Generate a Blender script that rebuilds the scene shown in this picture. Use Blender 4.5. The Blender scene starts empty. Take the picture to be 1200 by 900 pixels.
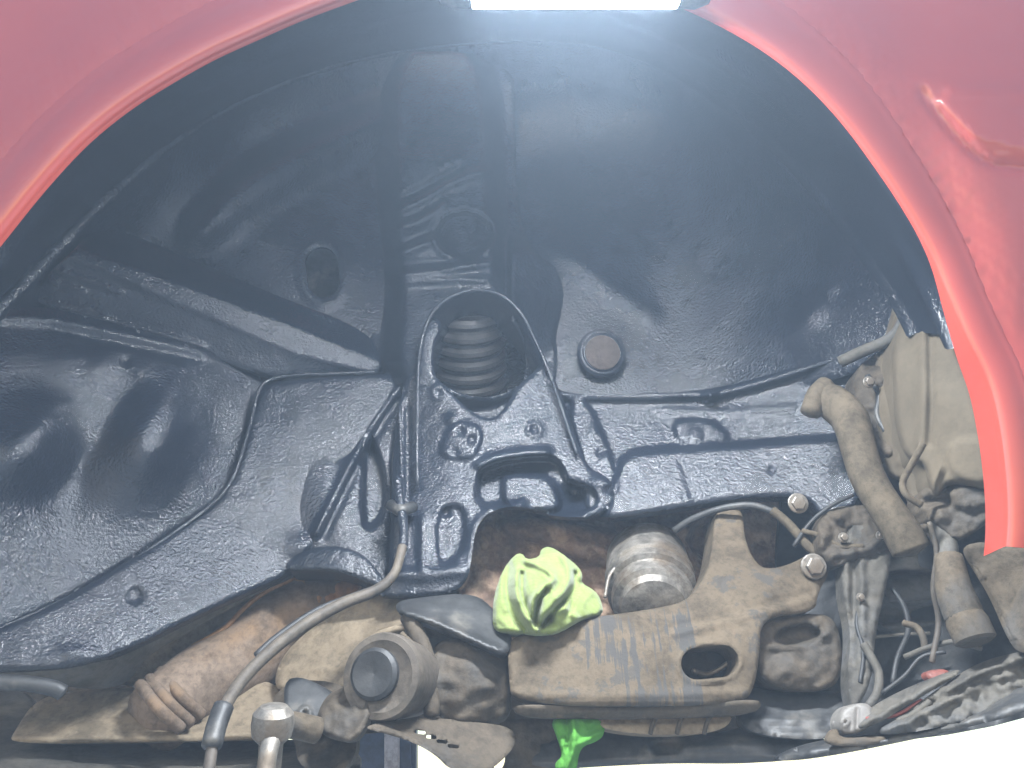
import bpy, bmesh, math, random
import numpy as np
from mathutils import Vector, Matrix
from mathutils.geometry import delaunay_2d_cdt

random.seed(7)
RNG = np.random.default_rng(11)
SC = bpy.context.scene
COL = SC.collection

# ------------------------------------------------------------------ camera, world, sun, exposure
CAM = np.array((0.0, -0.62, 1.0))
PITCH = math.radians(26.0)
FPX = 942.0                                   # focal length in pixels of a 1200 px wide picture
cd = bpy.data.cameras.new('camera')
cam = bpy.data.objects.new('camera', cd)
COL.objects.link(cam)
cam.location = CAM
cam.rotation_euler = (math.radians(90) + PITCH, 0, 0)
cd.sensor_width = 36.0
cd.lens = FPX / 1200.0 * 36.0
cd.clip_start = 0.01
cd.clip_end = 500.0
SC.camera = cam

SUN_EL, SUN_AZ = math.radians(23), math.radians(190)     # azimuth clockwise from +Y
world = bpy.data.worlds.new('World')
SC.world = world
world.use_nodes = True
wn = world.node_tree.nodes
bg = wn['Background']
sky = wn.new('ShaderNodeTexSky')
sky.sky_type = 'NISHITA'
sky.sun_disc = False
sky.sun_elevation = SUN_EL
sky.sun_rotation = SUN_AZ
sky.air_density = 1.0
sky.dust_density = 0.3
sky.ozone_density = 1.0
world.node_tree.links.new(sky.outputs[0], bg.inputs[0])
bg.inputs[1].default_value = 0.15

sd = bpy.data.lights.new('sun', 'SUN')
sd.energy = 1.0
sd.angle = math.radians(12)
sd.color = (1.0, 0.95, 0.87)
sun = bpy.data.objects.new('sun', sd)
COL.objects.link(sun)
sv = Vector((math.sin(SUN_AZ) * math.cos(SUN_EL), math.cos(SUN_AZ) * math.cos(SUN_EL), math.sin(SUN_EL)))
sun.rotation_euler = sv.to_track_quat('Z', 'Y').to_euler()
sun.location = (0, -3, 6)

vs = SC.view_settings
vs.view_transform = 'Standard'
vs.look = 'None'
vs.gamma = 1.0
vs.use_curve_mapping = False
vs.exposure = 0.48
try:
    SC.cycles.use_denoising = True
    SC.cycles.denoiser = 'OPENIMAGEDENOISE'
    SC.cycles.max_bounces = 8
    SC.cycles.volume_bounces = 1
    SC.cycles.sample_clamp_indirect = 6.0
except Exception:
    pass

LAMP_STRENGTH = 950.0
LAMP_FRONT = 6500.0
GLARE_HAZE_DENSITY = 0.028

# ------------------------------------------------------------------ pixel ray -> place in the world at depth y
_ct, _st = math.cos(PITCH), math.sin(PITCH)


def PA(px, py, y):
    px, py, y = (np.asarray(a, float) for a in (px, py, y))
    dx = (px - 600.0) / FPX
    dz = (450.0 - py) / FPX
    dy = _ct - dz * _st
    s = (y - CAM[1]) / dy
    return np.stack([dx * s + CAM[0], y + 0 * s, s * (_st + dz * _ct) + CAM[2]], -1)


def P(px, py, y):
    return Vector(PA(px, py, y))


def S(px, py, y):
    """metres per pixel there"""
    dz = (450.0 - py) / FPX
    return (y - CAM[1]) / (_ct - dz * _st) / FPX


# ------------------------------------------------------------------ materials
def mat(name, c1, c2=None, rough=0.6, rough2=None, metal=0.0, scale=20.0, bump=0.0, bscale=150.0, bump2=0.0,
        bscale2=25.0, coat=0.0, spec=0.5, c3=None, s3=6.0, t3=0.55, stretch=None, contrast=(0.35, 0.65), bdist=0.004, sheen=0.0, grime=1.0):
    m = bpy.data.materials.new(name)
    m.use_nodes = True
    nt = m.node_tree
    L = nt.links
    b = nt.nodes['Principled BSDF']
    tc = nt.nodes.new('ShaderNodeTexCoord')
    co = tc.outputs['Object']
    if stretch:
        mp = nt.nodes.new('ShaderNodeMapping')
        mp.inputs['Scale'].default_value = stretch
        L.new(co, mp.inputs[0])
        co = mp.outputs[0]

    def noise(sc, det=5.0, rg=0.6, vec=None):
        n = nt.nodes.new('ShaderNodeTexNoise')
        n.inputs['Scale'].default_value = sc
        n.inputs['Detail'].default_value = det
        n.inputs['Roughness'].default_value = rg
        L.new(vec or co, n.inputs['Vector'])
        return n.outputs['Fac']

    def ramp(v, a, z):
        r = nt.nodes.new('ShaderNodeMapRange')
        r.inputs['From Min'].default_value = a
        r.inputs['From Max'].default_value = z
        L.new(v, r.inputs['Value'])
        return r.outputs[0]

    def mix(f, a, c):
        x = nt.nodes.new('ShaderNodeMix')
        x.data_type = 'RGBA'
        L.new(f, x.inputs[0])
        for sock, v in ((x.inputs[6], a), (x.inputs[7], c)):
            if isinstance(v, tuple):
                sock.default_value = (*v, 1)
            else:
                L.new(v, sock)
        return x.outputs[2]

    n1 = ramp(noise(scale), *contrast)
    col = mix(n1, c1, c2 if c2 else tuple(x * 0.75 for x in c1))
    if c3:
        n3 = ramp(noise(s3, 7.0, 0.65), t3 - 0.06, t3 + 0.06)
        col = mix(n3, col, c3)
    if grime:
        for gs, lo, k in ((150.0, 0.42, 0.28), (30.0, 0.45, 0.5)):
            g = nt.nodes.new('ShaderNodeMapRange')
            g.inputs['From Min'].default_value = lo - 0.09
            g.inputs['From Max'].default_value = lo + 0.09
            g.inputs['To Min'].default_value = 1.0 - k * grime
            L.new(noise(gs, 8.0, 0.68), g.inputs['Value'])
            vm = nt.nodes.new('ShaderNodeVectorMath')
            vm.operation = 'SCALE'
            L.new(col, vm.inputs[0])
            L.new(g.outputs[0], vm.inputs['Scale'])
            col = vm.outputs[0]
    L.new(col, b.inputs['Base Color'])
    b.inputs['Roughness'].default_value = rough
    if rough2 is not None:
        rr = nt.nodes.new('ShaderNodeMapRange')
        rr.inputs['From Min'].default_value = 0.35
        rr.inputs['From Max'].default_value = 0.65
        rr.inputs['To Min'].default_value = rough
        rr.inputs['To Max'].default_value = rough2
        L.new(noise(scale * 1.7), rr.inputs['Value'])
        L.new(rr.outputs[0], b.inputs['Roughness'])
    b.inputs['Metallic'].default_value = metal
    b.inputs['Specular IOR Level'].default_value = spec
    if coat:
        b.inputs['Coat Weight'].default_value = coat
        b.inputs['Coat Roughness'].default_value = 0.06
    if sheen:
        b.inputs['Sheen Weight'].default_value = sheen
    last = None
    for st, sc in ((bump2, bscale2), (bump, bscale)):
        if st:
            bp = nt.nodes.new('ShaderNodeBump')
            bp.inputs['Strength'].default_value = st
            bp.inputs['Distance'].default_value = bdist
            L.new(noise(sc, 4.0, 0.55), bp.inputs['Height'])
            if last is not None:
                L.new(last, bp.inputs['Normal'])
            last = bp.outputs['Normal']
    if last is not None:
        L.new(last, b.inputs['Normal'])
    return m


M = {}
M['coat'] = mat('wet_black_underseal', (0.007, 0.010, 0.017), (0.012, 0.016, 0.025), grime=0.0, rough=0.17, rough2=0.25, scale=9,
                bump=0.46, bscale=290, bump2=0.03, bscale2=70, spec=0.5)
M['coat_rough'] = mat('thick_black_underseal', (0.008, 0.011, 0.017), (0.015, 0.019, 0.027), grime=0.0, rough=0.17, rough2=0.25, scale=9,
                      bump=0.5, bscale=270, bump2=0.10, bscale2=90, spec=0.5)
M['red'] = mat('red_car_paint', (0.37, 0.047, 0.031), (0.34, 0.041, 0.027), grime=0.0, rough=0.38, metal=0.1, scale=6, coat=0.8,
               bump=0.02, bscale=12)
M['dust'] = mat('dusty_beige_metal', (0.101, 0.078, 0.053), (0.072, 0.056, 0.038), rough=0.85, scale=16, bump=0.35, bscale=120,
                bump2=0.25, bscale2=20, c3=(0.06, 0.053, 0.045), s3=11, t3=0.56, spec=0.3)
M['dust_dark'] = mat('dusty_brown_metal', (0.079, 0.061, 0.043), (0.048, 0.038, 0.026), rough=0.8, scale=18, bump=0.4, bscale=110,
                     bump2=0.4, bscale2=22, c3=(0.05, 0.045, 0.04), s3=10, t3=0.6, spec=0.35)
M['dust_light'] = mat('pale_dusty_metal', (0.216, 0.171, 0.116), (0.162, 0.127, 0.087), rough=0.8, scale=14, bump=0.2, bscale=110, spec=0.3)
M['tan'] = mat('dusty_tan_plastic', (0.100, 0.079, 0.053), (0.079, 0.063, 0.043), rough=0.85, scale=9, bump=0.1, bscale=120, spec=0.3, grime=0.35)
M['rust'] = mat('rusty_cast_iron', (0.24, 0.155, 0.105), (0.12, 0.08, 0.06), rough=0.85, scale=24, bump=0.6, bscale=90,
                bump2=0.6, bscale2=26, c3=(0.36, 0.26, 0.18), s3=14, t3=0.55, spec=0.3)
M['rust_pipe'] = mat('heat_tinted_pipe', (0.184, 0.136, 0.100), (0.128, 0.094, 0.069), rough=0.85, scale=14, bump2=0.3, bscale2=24, bump=0.3, bscale=110,
                     c3=(0.17, 0.11, 0.065), s3=6, t3=0.58, spec=0.3)
M['orange'] = mat('orange_rust', (0.34, 0.17, 0.06), (0.16, 0.08, 0.035), rough=0.7, scale=30, bump=0.4, bscale=90)
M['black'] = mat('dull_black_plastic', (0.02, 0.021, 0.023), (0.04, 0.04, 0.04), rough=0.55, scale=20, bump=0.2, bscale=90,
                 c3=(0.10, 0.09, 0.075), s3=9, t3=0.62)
M['greydust'] = mat('grey_dusty_plastic', (0.058, 0.053, 0.046), (0.086, 0.075, 0.058), rough=0.8, scale=12, bump=0.3, bscale=70,
                    c3=(0.07, 0.07, 0.07), s3=8, t3=0.6)
M['rubber'] = mat('dusty_rubber', (0.096, 0.076, 0.052), (0.069, 0.055, 0.038), rough=0.9, scale=20, bump=0.2, bscale=120, spec=0.25)
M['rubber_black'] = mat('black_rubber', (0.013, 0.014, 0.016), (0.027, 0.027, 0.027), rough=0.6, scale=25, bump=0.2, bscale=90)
M['steel'] = mat('worn_dusty_steel', (0.36, 0.335, 0.30), (0.22, 0.195, 0.165), rough=0.38, rough2=0.7, metal=0.7, scale=22, bump=0.25,
                 bscale=90, c3=(0.16, 0.13, 0.10), s3=16, t3=0.53)
M['brown_grey'] = mat('brown_grey_rubber', (0.095, 0.077, 0.057), (0.062, 0.050, 0.040), rough=0.7, scale=22, bump=0.3, bscale=90)
M['plug'] = mat('rusty_brown_plug', (0.085, 0.064, 0.054), (0.055, 0.042, 0.037), rough=0.8, scale=60, bump=0.5, bscale=140)
M['green'] = mat('lime_green_cloth', (0.18, 0.222, 0.078), (0.15, 0.19, 0.064), grime=0.35, rough=0.95, scale=10, bump=0.25, bscale=320, spec=0.1,
                 c3=(0.18, 0.23, 0.06), s3=16, t3=0.66, sheen=0.2)
M['green_dark'] = mat('green_cloth', (0.08, 0.24, 0.04), (0.065, 0.20, 0.035), grime=0.35, rough=0.95, scale=10, bump=0.25, bscale=320, spec=0.1)
M['white'] = mat('dusty_white_plastic', (0.22, 0.205, 0.185), (0.12, 0.11, 0.10), rough=0.6, scale=30, bump=0.2, bscale=80)
M['concrete'] = mat('pale_concrete', (0.74, 0.73, 0.70), (0.68, 0.67, 0.64), grime=0.0, rough=0.9, scale=3, bump=0.2, bscale=60)
M['blue'] = mat('dark_blue_paint', (0.03, 0.05, 0.10), (0.04, 0.06, 0.11), rough=0.5, scale=3)
M['pale'] = mat('pale_grey_paint', (0.45, 0.44, 0.47), (0.38, 0.37, 0.40), rough=0.6, scale=9)


def streaked(name):
    """dusty subframe paint with dark run marks and bare patches where the dust has been washed off"""
    m = mat(name, (0.105, 0.080, 0.053), (0.077, 0.059, 0.039), rough=0.85, scale=15, bump=0.3, bscale=120, bump2=0.2, bscale2=18, spec=0.3)
    nt = m.node_tree
    L = nt.links
    b = nt.nodes['Principled BSDF']
    src = b.inputs['Base Color'].links[0].from_socket
    tc = nt.nodes.new('ShaderNodeTexCoord')
    mp = nt.nodes.new('ShaderNodeMapping')
    mp.inputs['Scale'].default_value = (150, 1, 6)
    L.new(tc.outputs['Object'], mp.inputs[0])
    n = nt.nodes.new('ShaderNodeTexNoise')
    n.inputs['Scale'].default_value = 1.0
    n.inputs['Detail'].default_value = 5.0
    n.inputs['Roughness'].default_value = 0.62
    n.inputs['Distortion'].default_value = 0.12
    L.new(mp.outputs[0], n.inputs['Vector'])
    r = nt.nodes.new('ShaderNodeMapRange')
    r.inputs['From Min'].default_value = 0.88
    r.inputs['From Max'].default_value = 0.94
    n3 = nt.nodes.new('ShaderNodeTexNoise')
    n3.inputs['Scale'].default_value = 34.0
    n3.inputs['Detail'].default_value = 6.0
    L.new(tc.outputs['Object'], n3.inputs['Vector'])
    ad = nt.nodes.new('ShaderNodeMath')
    ad.operation = 'MULTIPLY_ADD'
    ad.inputs[1].default_value = 0.75
    L.new(n3.outputs['Fac'], ad.inputs[0])
    L.new(n.outputs['Fac'], ad.inputs[2])
    L.new(ad.outputs[0], r.inputs['Value'])
    sx = nt.nodes.new('ShaderNodeSeparateXYZ')
    L.new(tc.outputs['Object'], sx.inputs[0])
    win = nt.nodes.new('ShaderNodeMath')            # the washed part of the face lies left of the oval hole
    win.operation = 'COMPARE'
    win.inputs[1].default_value = STREAK_X[0]
    win.inputs[2].default_value = STREAK_X[1]
    L.new(sx.outputs['X'], win.inputs[0])
    mu = nt.nodes.new('ShaderNodeMath')
    mu.operation = 'MULTIPLY'
    L.new(r.outputs[0], mu.inputs[0])
    L.new(win.outputs[0], mu.inputs[1])
    # bare dark patches where the dust has flaked
    n2 = nt.nodes.new('ShaderNodeTexNoise')
    n2.inputs['Scale'].default_value = 26.0
    n2.inputs['Detail'].default_value = 6.0
    n2.inputs['Roughness'].default_value = 0.65
    L.new(tc.outputs['Object'], n2.inputs['Vector'])
    r2 = nt.nodes.new('ShaderNodeMapRange')
    r2.inputs['From Min'].default_value = 0.57
    r2.inputs['From Max'].default_value = 0.61
    r2.inputs['To Max'].default_value = 0.75
    L.new(n2.outputs['Fac'], r2.inputs['Value'])
    mx = nt.nodes.new('ShaderNodeMath')
    mx.operation = 'MAXIMUM'
    L.new(mu.outputs[0], mx.inputs[0])
    L.new(r2.outputs[0], mx.inputs[1])
    x = nt.nodes.new('ShaderNodeMix')
    x.data_type = 'RGBA'
    L.new(mx.outputs[0], x.inputs[0])
    L.new(src, x.inputs[6])
    x.inputs[7].default_value = (0.045, 0.042, 0.039, 1)
    L.new(x.outputs[2], b.inputs['Base Color'])
    return m


STREAK_X = (-0.045, 0.055)
M['subframe'] = streaked('dusty_subframe_with_run_marks')

# ------------------------------------------------------------------ objects
WL = {}                                           # world location of every object made


def link(name, me, m, parent=None, loc=(0, 0, 0), label=None, smooth=True):
    o = bpy.data.objects.new(name, me)
    COL.objects.link(o)
    loc = Vector(loc)
    WL[o.name] = loc
    if parent is not None:
        o.parent = parent
        o.location = loc - WL[parent.name]
    else:
        o.location = loc
    if m is not None:
        me.materials.append(m)
    if label:
        o['label'] = label
    return o


def mesh_obj(name, V, F, m, parent=None, label=None, smooth=True, flat=None):
    V = np.asarray(V, float)
    c = (V.min(0) + V.max(0)) / 2
    me = bpy.data.meshes.new(name)
    me.from_pydata([tuple(v) for v in (V - c)], [], F)
    if smooth:
        sm = np.ones(len(me.polygons), bool)
        if flat is not None:
            sm[flat:] = False
        me.polygons.foreach_set('use_smooth', sm)
    me.update()
    return link(name, me, m, parent, c, label)


def chaikin(poly, it=2, closed=True):
    p = np.asarray(poly, float)
    for _ in range(it):
        if closed:
            q = np.roll(p, -1, 0)
            p = np.stack([0.75 * p + 0.25 * q, 0.25 * p + 0.75 * q], 1).reshape(-1, p.shape[1])
        else:
            a, b = p[:-1], p[1:]
            mid = np.stack([0.75 * a + 0.25 * b, 0.25 * a + 0.75 * b], 1).reshape(-1, p.shape[1])
            p = np.vstack([p[:1], mid, p[-1:]])
    return p


def resample(p, step, closed=True):
    p = np.asarray(p, float)
    if closed:
        p = np.vstack([p, p[:1]])
    d = np.r_[0, np.cumsum(np.linalg.norm(np.diff(p[:, :2], axis=0), axis=1))]
    n = max(4, int(round(d[-1] / step)))
    t = np.linspace(0, d[-1], n + 1)
    out = np.stack([np.interp(t, d, p[:, k]) for k in range(p.shape[1])], 1)
    return out[:-1] if closed else out


def seg_dist(X, Y, pl, closed):
    pl = np.asarray(pl, float)
    q = np.roll(pl, -1, 0) if closed else pl[1:]
    a = pl if closed else pl[:-1]
    best = np.full(X.shape, 1e18)
    for (ax, ay), (bx, by) in zip(a[:, :2], q[:, :2]):
        vx, vy = bx - ax, by - ay
        l2 = vx * vx + vy * vy + 1e-12
        t = np.clip(((X - ax) * vx + (Y - ay) * vy) / l2, 0, 1)
        best = np.minimum(best, (X - ax - t * vx) ** 2 + (Y - ay - t * vy) ** 2)
    return np.sqrt(best)


def inside(X, Y, pl):
    pl = np.asarray(pl, float)
    r = np.zeros(X.shape, bool)
    q = np.roll(pl, -1, 0)
    for (ax, ay), (bx, by) in zip(pl[:, :2], q[:, :2]):
        if ay == by:
            continue
        c = (ay > Y) != (by > Y)
        r ^= c & (X < (bx - ax) * (Y - ay) / (by - ay) + ax)
    return r


def sdf(X, Y, pl):                                 # positive inside
    d = seg_dist(X, Y, pl, True)
    return np.where(inside(X, Y, pl), d, -d)


def sstep(x):
    x = np.clip(x, 0, 1)
    return x * x * (3 - 2 * x)


def tps(ctrl):
    if not hasattr(ctrl, '__len__'):
        return lambda X, Y: np.full(X.shape, float(ctrl))
    c = np.asarray(ctrl, float)
    sc = 100.0
    xy = c[:, :2] / sc
    n = len(c)

    def U(r2):
        return np.where(r2 > 0, r2 * np.log(r2 + 1e-12), 0)
    if n < 4:
        A = np.c_[np.ones(n), xy][:, :n]
        w = np.linalg.lstsq(np.c_[np.ones(n), xy], c[:, 2], rcond=None)[0]
        return lambda X, Y: w[0] + w[1] * X / sc + w[2] * Y / sc
    K = U(((xy[:, None] - xy[None]) ** 2).sum(-1)) + np.eye(n) * 1e-3
    Q = np.c_[np.ones(n), xy]
    A = np.block([[K, Q], [Q.T, np.zeros((3, 3))]])
    w = np.linalg.lstsq(A, np.r_[c[:, 2], 0, 0, 0], rcond=None)[0]

    def f(X, Y):
        x, y = X / sc, Y / sc
        out = w[n] + w[n + 1] * x + w[n + 2] * y
        for k in range(n):
            out = out + w[k] * U((x - xy[k, 0]) ** 2 + (y - xy[k, 1]) ** 2)
        return out
    return f


# relief features: functions of the two panel coordinates giving metres (negative = towards the wheel side)
def ridge(pl, w, amp, smooth=2, sharp=2.0):
    pl = chaikin(pl, smooth, False)
    return lambda X, Y: amp * np.exp(-(seg_dist(X, Y, pl, False) / w) ** sharp)


def pad(pl, amp, soft=6, smooth=2):
    pl = chaikin(pl, smooth)
    return lambda X, Y: amp * sstep(sdf(X, Y, pl) / soft + 0.5)


def disc(cx, cy, r, amp, soft=4, ry=None, ang=0.0):
    ca, sa = math.cos(ang), math.sin(ang)
    k = r / ry if ry else 1.0

    def f(X, Y):
        u = (X - cx) * ca + (Y - cy) * sa
        v = (-(X - cx) * sa + (Y - cy) * ca) * k
        return amp * sstep((r - np.hypot(u, v)) / soft + 0.5)
    return f


def bump(cx, cy, rx, ry, amp, ang=0.0):
    ca, sa = math.cos(ang), math.sin(ang)

    def f(X, Y):
        u = ((X - cx) * ca + (Y - cy) * sa) / rx
        v = (-(X - cx) * sa + (Y - cy) * ca) / ry
        return amp * np.exp(-(u * u + v * v))
    return f


def lumps(wl, amp, seed=0, n=14):
    g = np.random.default_rng(seed)
    amp = amp * (0.3 if amp <= 0.0016 else 0.6)
    a = g.uniform(0, 2 * np.pi, n)
    k = 2 * np.pi / wl * g.uniform(0.6, 1.6, n)
    ph = g.uniform(0, 6.28, n)

    def f(X, Y):
        s = 0
        for i in range(n):
            s = s + np.sin(k[i] * (np.cos(a[i]) * X + np.sin(a[i]) * Y) + ph[i])
        return amp * s / math.sqrt(n)
    return f


def creases(wl, amp, seed=0):
    a, b = lumps(wl, 1.0, seed), lumps(wl * 1.3, 1.0, seed + 1)
    return lambda X, Y: amp * (np.minimum(np.abs(a(X, Y)), np.abs(b(X, Y)) + 0.15) - 0.3)


def pill(cx, cy, a, b, ang, n=10):
    """stadium: half length a, half width b"""
    pts = []
    for k in range(n + 1):
        t = -math.pi / 2 + math.pi * k / n
        pts.append((a - b + b * math.cos(t), b * math.sin(t)))
    for k in range(n + 1):
        t = math.pi / 2 + math.pi * k / n
        pts.append((-(a - b) + b * math.cos(t), b * math.sin(t)))
    ca, sa = math.cos(ang), math.sin(ang)
    return [(cx + u * ca - v * sa, cy + u * sa + v * ca) for u, v in pts]


def ellipse(cx, cy, rx, ry, ang=0.0, n=28):
    ca, sa = math.cos(ang), math.sin(ang)
    return [(cx + rx * math.cos(t) * ca - ry * math.sin(t) * sa, cy + rx * math.cos(t) * sa + ry * math.sin(t) * ca)
            for t in (2 * math.pi * k / n for k in range(n))]


def relief(name, outline, ctrl, m, parent, step=5.0, thick=0.004, rnd=3.0, rdepth=0.003, feats=(), holes=(), smooth=2,
           label=None, push=None, back=True):
    """a pressed panel: an outline, its depth field and relief features, edges rolled back and given a real thickness"""
    ol = resample(chaikin(outline, smooth), step)
    hs = [resample(np.asarray(h, float), step * 0.8) for h in holes]
    (x0, y0), (x1, y1) = ol.min(0), ol.max(0)
    gx, gy = np.meshgrid(np.arange(x0, x1, step), np.arange(y0, y1, step))
    gx = gx + (np.arange(gx.shape[0])[:, None] % 2) * step * 0.5
    X, Y = gx.ravel(), gy.ravel()
    d = sdf(X, Y, ol)
    for h in hs:
        d = np.minimum(d, -sdf(X, Y, h))
    keep = d > step * 0.55
    pts = np.vstack([ol] + hs + [np.c_[X[keep], Y[keep]]])
    edges = []
    o = 0
    for lp in [ol] + hs:
        n = len(lp)
        edges += [(o + i, o + (i + 1) % n) for i in range(n)]
        o += n
    r = delaunay_2d_cdt([Vector((float(a), float(b))) for a, b in pts], edges, [], 0, 1e-4, False)
    v2 = np.array([tuple(v) for v in r[0]])
    tri = np.array([f for f in r[2] if len(f) == 3])
    cen = v2[tri].mean(1)
    ok = inside(cen[:, 0], cen[:, 1], ol)
    for h in hs:
        ok &= ~inside(cen[:, 0], cen[:, 1], h)
    tri = tri[ok]
    X, Y = v2[:, 0], v2[:, 1]
    yy = tps(ctrl)(X, Y)
    for f in feats:
        yy = yy + f(X, Y)
    ed = seg_dist(X, Y, ol, True)
    for h in hs:
        ed = np.minimum(ed, seg_dist(X, Y, h, True))
    if rnd > 0:
        u = np.clip(1 - ed / rnd, 0, 1)
        yy = yy + rdepth * (1 - np.sqrt(np.clip(1 - u * u, 0, 1)))
    V = PA(X, Y, yy)
    if push is not None:
        V = push(V, X, Y)
    a, b, c = V[tri[:, 0]], V[tri[:, 1]], V[tri[:, 2]]
    nr = np.cross(b - a, c - a)
    if nr[:, 1].sum() > 0:
        tri = tri[:, ::-1]
    F = [tuple(int(k) for k in t) for t in tri]
    # rim: open edges go back by the thickness
    cnt = {}
    for t in F:
        for i in range(3):
            e = (t[i], t[(i + 1) % 3])
            cnt[e] = cnt.get(e, 0) + 1
    bnd = [e for e in cnt if (e[1], e[0]) not in cnt]
    nf = len(F)
    if thick > 0 and bnd:
        vs_ = sorted({v for e in bnd for v in e})
        n0 = len(V)
        i1 = {v: n0 + k for k, v in enumerate(vs_)}
        i2 = {v: n0 + len(vs_) + k for k, v in enumerate(vs_)}
        A = V[vs_]
        B = A + np.array((0, thick, 0))
        V = np.vstack([V, A, B])
        for e in bnd:
            F.append((i1[e[1]], i1[e[0]], i2[e[0]], i2[e[1]]))
        if back:
            # the panel's back face
            n1 = len(V)
            used = np.unique(tri)
            mp = -np.ones(n0, int)
            mp[used] = n1 + np.arange(len(used))
            V = np.vstack([V, V[used] + np.array((0, thick, 0))])
            F += [tuple(int(k) for k in mp[t[::-1]]) for t in tri]
    return mesh_obj(name, V, F, m, parent, label, True, None)


def catmull(pts, sub=6):
    p = np.asarray(pts, float)
    p = np.vstack([2 * p[0] - p[1], p, 2 * p[-1] - p[-2]])
    out = []
    for i in range(1, len(p) - 2):
        for t in np.linspace(0, 1, sub, endpoint=False):
            a, b, c, d = p[i - 1], p[i], p[i + 1], p[i + 2]
            out.append(0.5 * (2 * b + (c - a) * t + (2 * a - 5 * b + 4 * c - d) * t * t + (3 * b - a - 3 * c + d) * t ** 3))
    out.append(p[-2])
    return np.array(out)


def tube_geo(W, R, n=12):
    """swept tube along world points W with radii R, closed with rounded ends"""
    W = np.asarray(W, float)
    k = len(W)
    R = np.broadcast_to(np.asarray(R, float), (k,))
    T = np.gradient(W, axis=0)
    T /= np.linalg.norm(T, axis=1)[:, None] + 1e-12
    up = np.array((0, 1.0, 0)) if abs(T[0][1]) < 0.9 else np.array((1.0, 0, 0))
    V, F = [], []
    for i in range(k):
        u = up - T[i] * (up @ T[i])
        u /= np.linalg.norm(u)
        w = np.cross(T[i], u)
        up = u
        for j in range(n):
            a = 2 * math.pi * j / n
            V.append(W[i] + R[i] * (math.cos(a) * u + math.sin(a) * w))
    for i in range(k - 1):
        for j in range(n):
            a, b = i * n + j, i * n + (j + 1) % n
            F.append((a, b, b + n, a + n))
    V.append(W[0] - T[0] * R[0] * 0.35)
    V.append(W[-1] + T[-1] * R[-1] * 0.35)
    for j in range(n):
        F.append((len(V) - 2, (j + 1) % n, j))
        F.append((len(V) - 1, (k - 1) * n + j, (k - 1) * n + (j + 1) % n))
    return V, F


def tube(name, pts, r_px, m, parent=None, n=12, sub=6, label=None):
    """pts: (px, py, y[, radius in px])"""
    p = np.array([tuple(q) + ((r_px,) if len(q) == 3 else ()) for q in pts], float)
    c = catmull(p, sub) if len(p) > 2 else np.array([p[0] + (p[1] - p[0]) * t for t in np.linspace(0, 1, sub + 1)])
    W = PA(c[:, 0], c[:, 1], c[:, 2])
    R = [c[i, 3] * S(c[i, 0], c[i, 1], c[i, 2]) for i in range(len(c))]
    V, F = tube_geo(W, R, n)
    return mesh_obj(name, V, F, m, parent, label)


def lathe(name, base, axis, prof, m, parent=None, n=24, label=None, wob=0.0):
    """prof: (distance along the axis, radius) in metres"""
    ax = Vector(axis).normalized()
    q = ax.to_track_quat('Z', 'Y')
    V, F = [], []
    for (t, r) in prof:
        for j in range(n):
            a = 2 * math.pi * j / n
            rr = r * (1 + wob * math.sin(3 * a + t * 40))
            V.append(tuple(Vector(base) + q @ Vector((rr * math.cos(a), rr * math.sin(a), t))))
    k = len(prof)
    for i in range(k - 1):
        for j in range(n):
            a, b = i * n + j, i * n + (j + 1) % n
            F.append((a, b, b + n, a + n))
    if prof[0][1] > 1e-5:
        F.append(tuple(range(n))[::-1])
    if prof[-1][1] > 1e-5:
        F.append(tuple((k - 1) * n + j for j in range(n)))
    o = mesh_obj(name, V, F, m, parent, label)
    o.data.set_sharp_from_angle(angle=math.radians(28))
    return o


def bevel_prof(r, h, b=0.0015):
    return [(0, r), (h - b, r), (h - b * 0.3, r - b * 0.3), (h, r - b), (h, 0.0)]


def hexhead(name, px, py, y, r_px, m, parent, h=0.006, axis=(0, -1, -0.15), sides=6, label=None):
    """bolt head: washer flange and hexagon"""
    s = S(px, py, y)
    r = r_px * s
    base = P(px, py, y)
    ax = Vector(axis).normalized()
    q = ax.to_track_quat('Z', 'Y')
    V, F = [], []
    rows = [(0, r, 18), (h * 0.25, r, 18), (h * 0.35, r * 0.93, 18), (h * 0.35, r * 0.68, 18), (h * 0.9, r * 0.66, 18), (h, r * 0.55, 18)]
    for i, (t, rr, n) in enumerate(rows):
        for j in range(n):
            a = 2 * math.pi * j / n
            k = 1.0
            if i >= 3:
                k = math.cos(math.pi / sides) / math.cos((a % (2 * math.pi / sides)) - math.pi / sides) * 1.08
            V.append(tuple(base + q @ Vector((rr * k * math.cos(a), rr * k * math.sin(a), t))))
    for i in range(len(rows) - 1):
        for j in range(18):
            a, b = i * 18 + j, i * 18 + (j + 1) % 18
            F.append((a, b, b + 18, a + 18))
    F.append(tuple((len(rows) - 1) * 18 + j for j in range(18)))
    return mesh_obj(name, V, F, m, parent, label, smooth=False)


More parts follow.
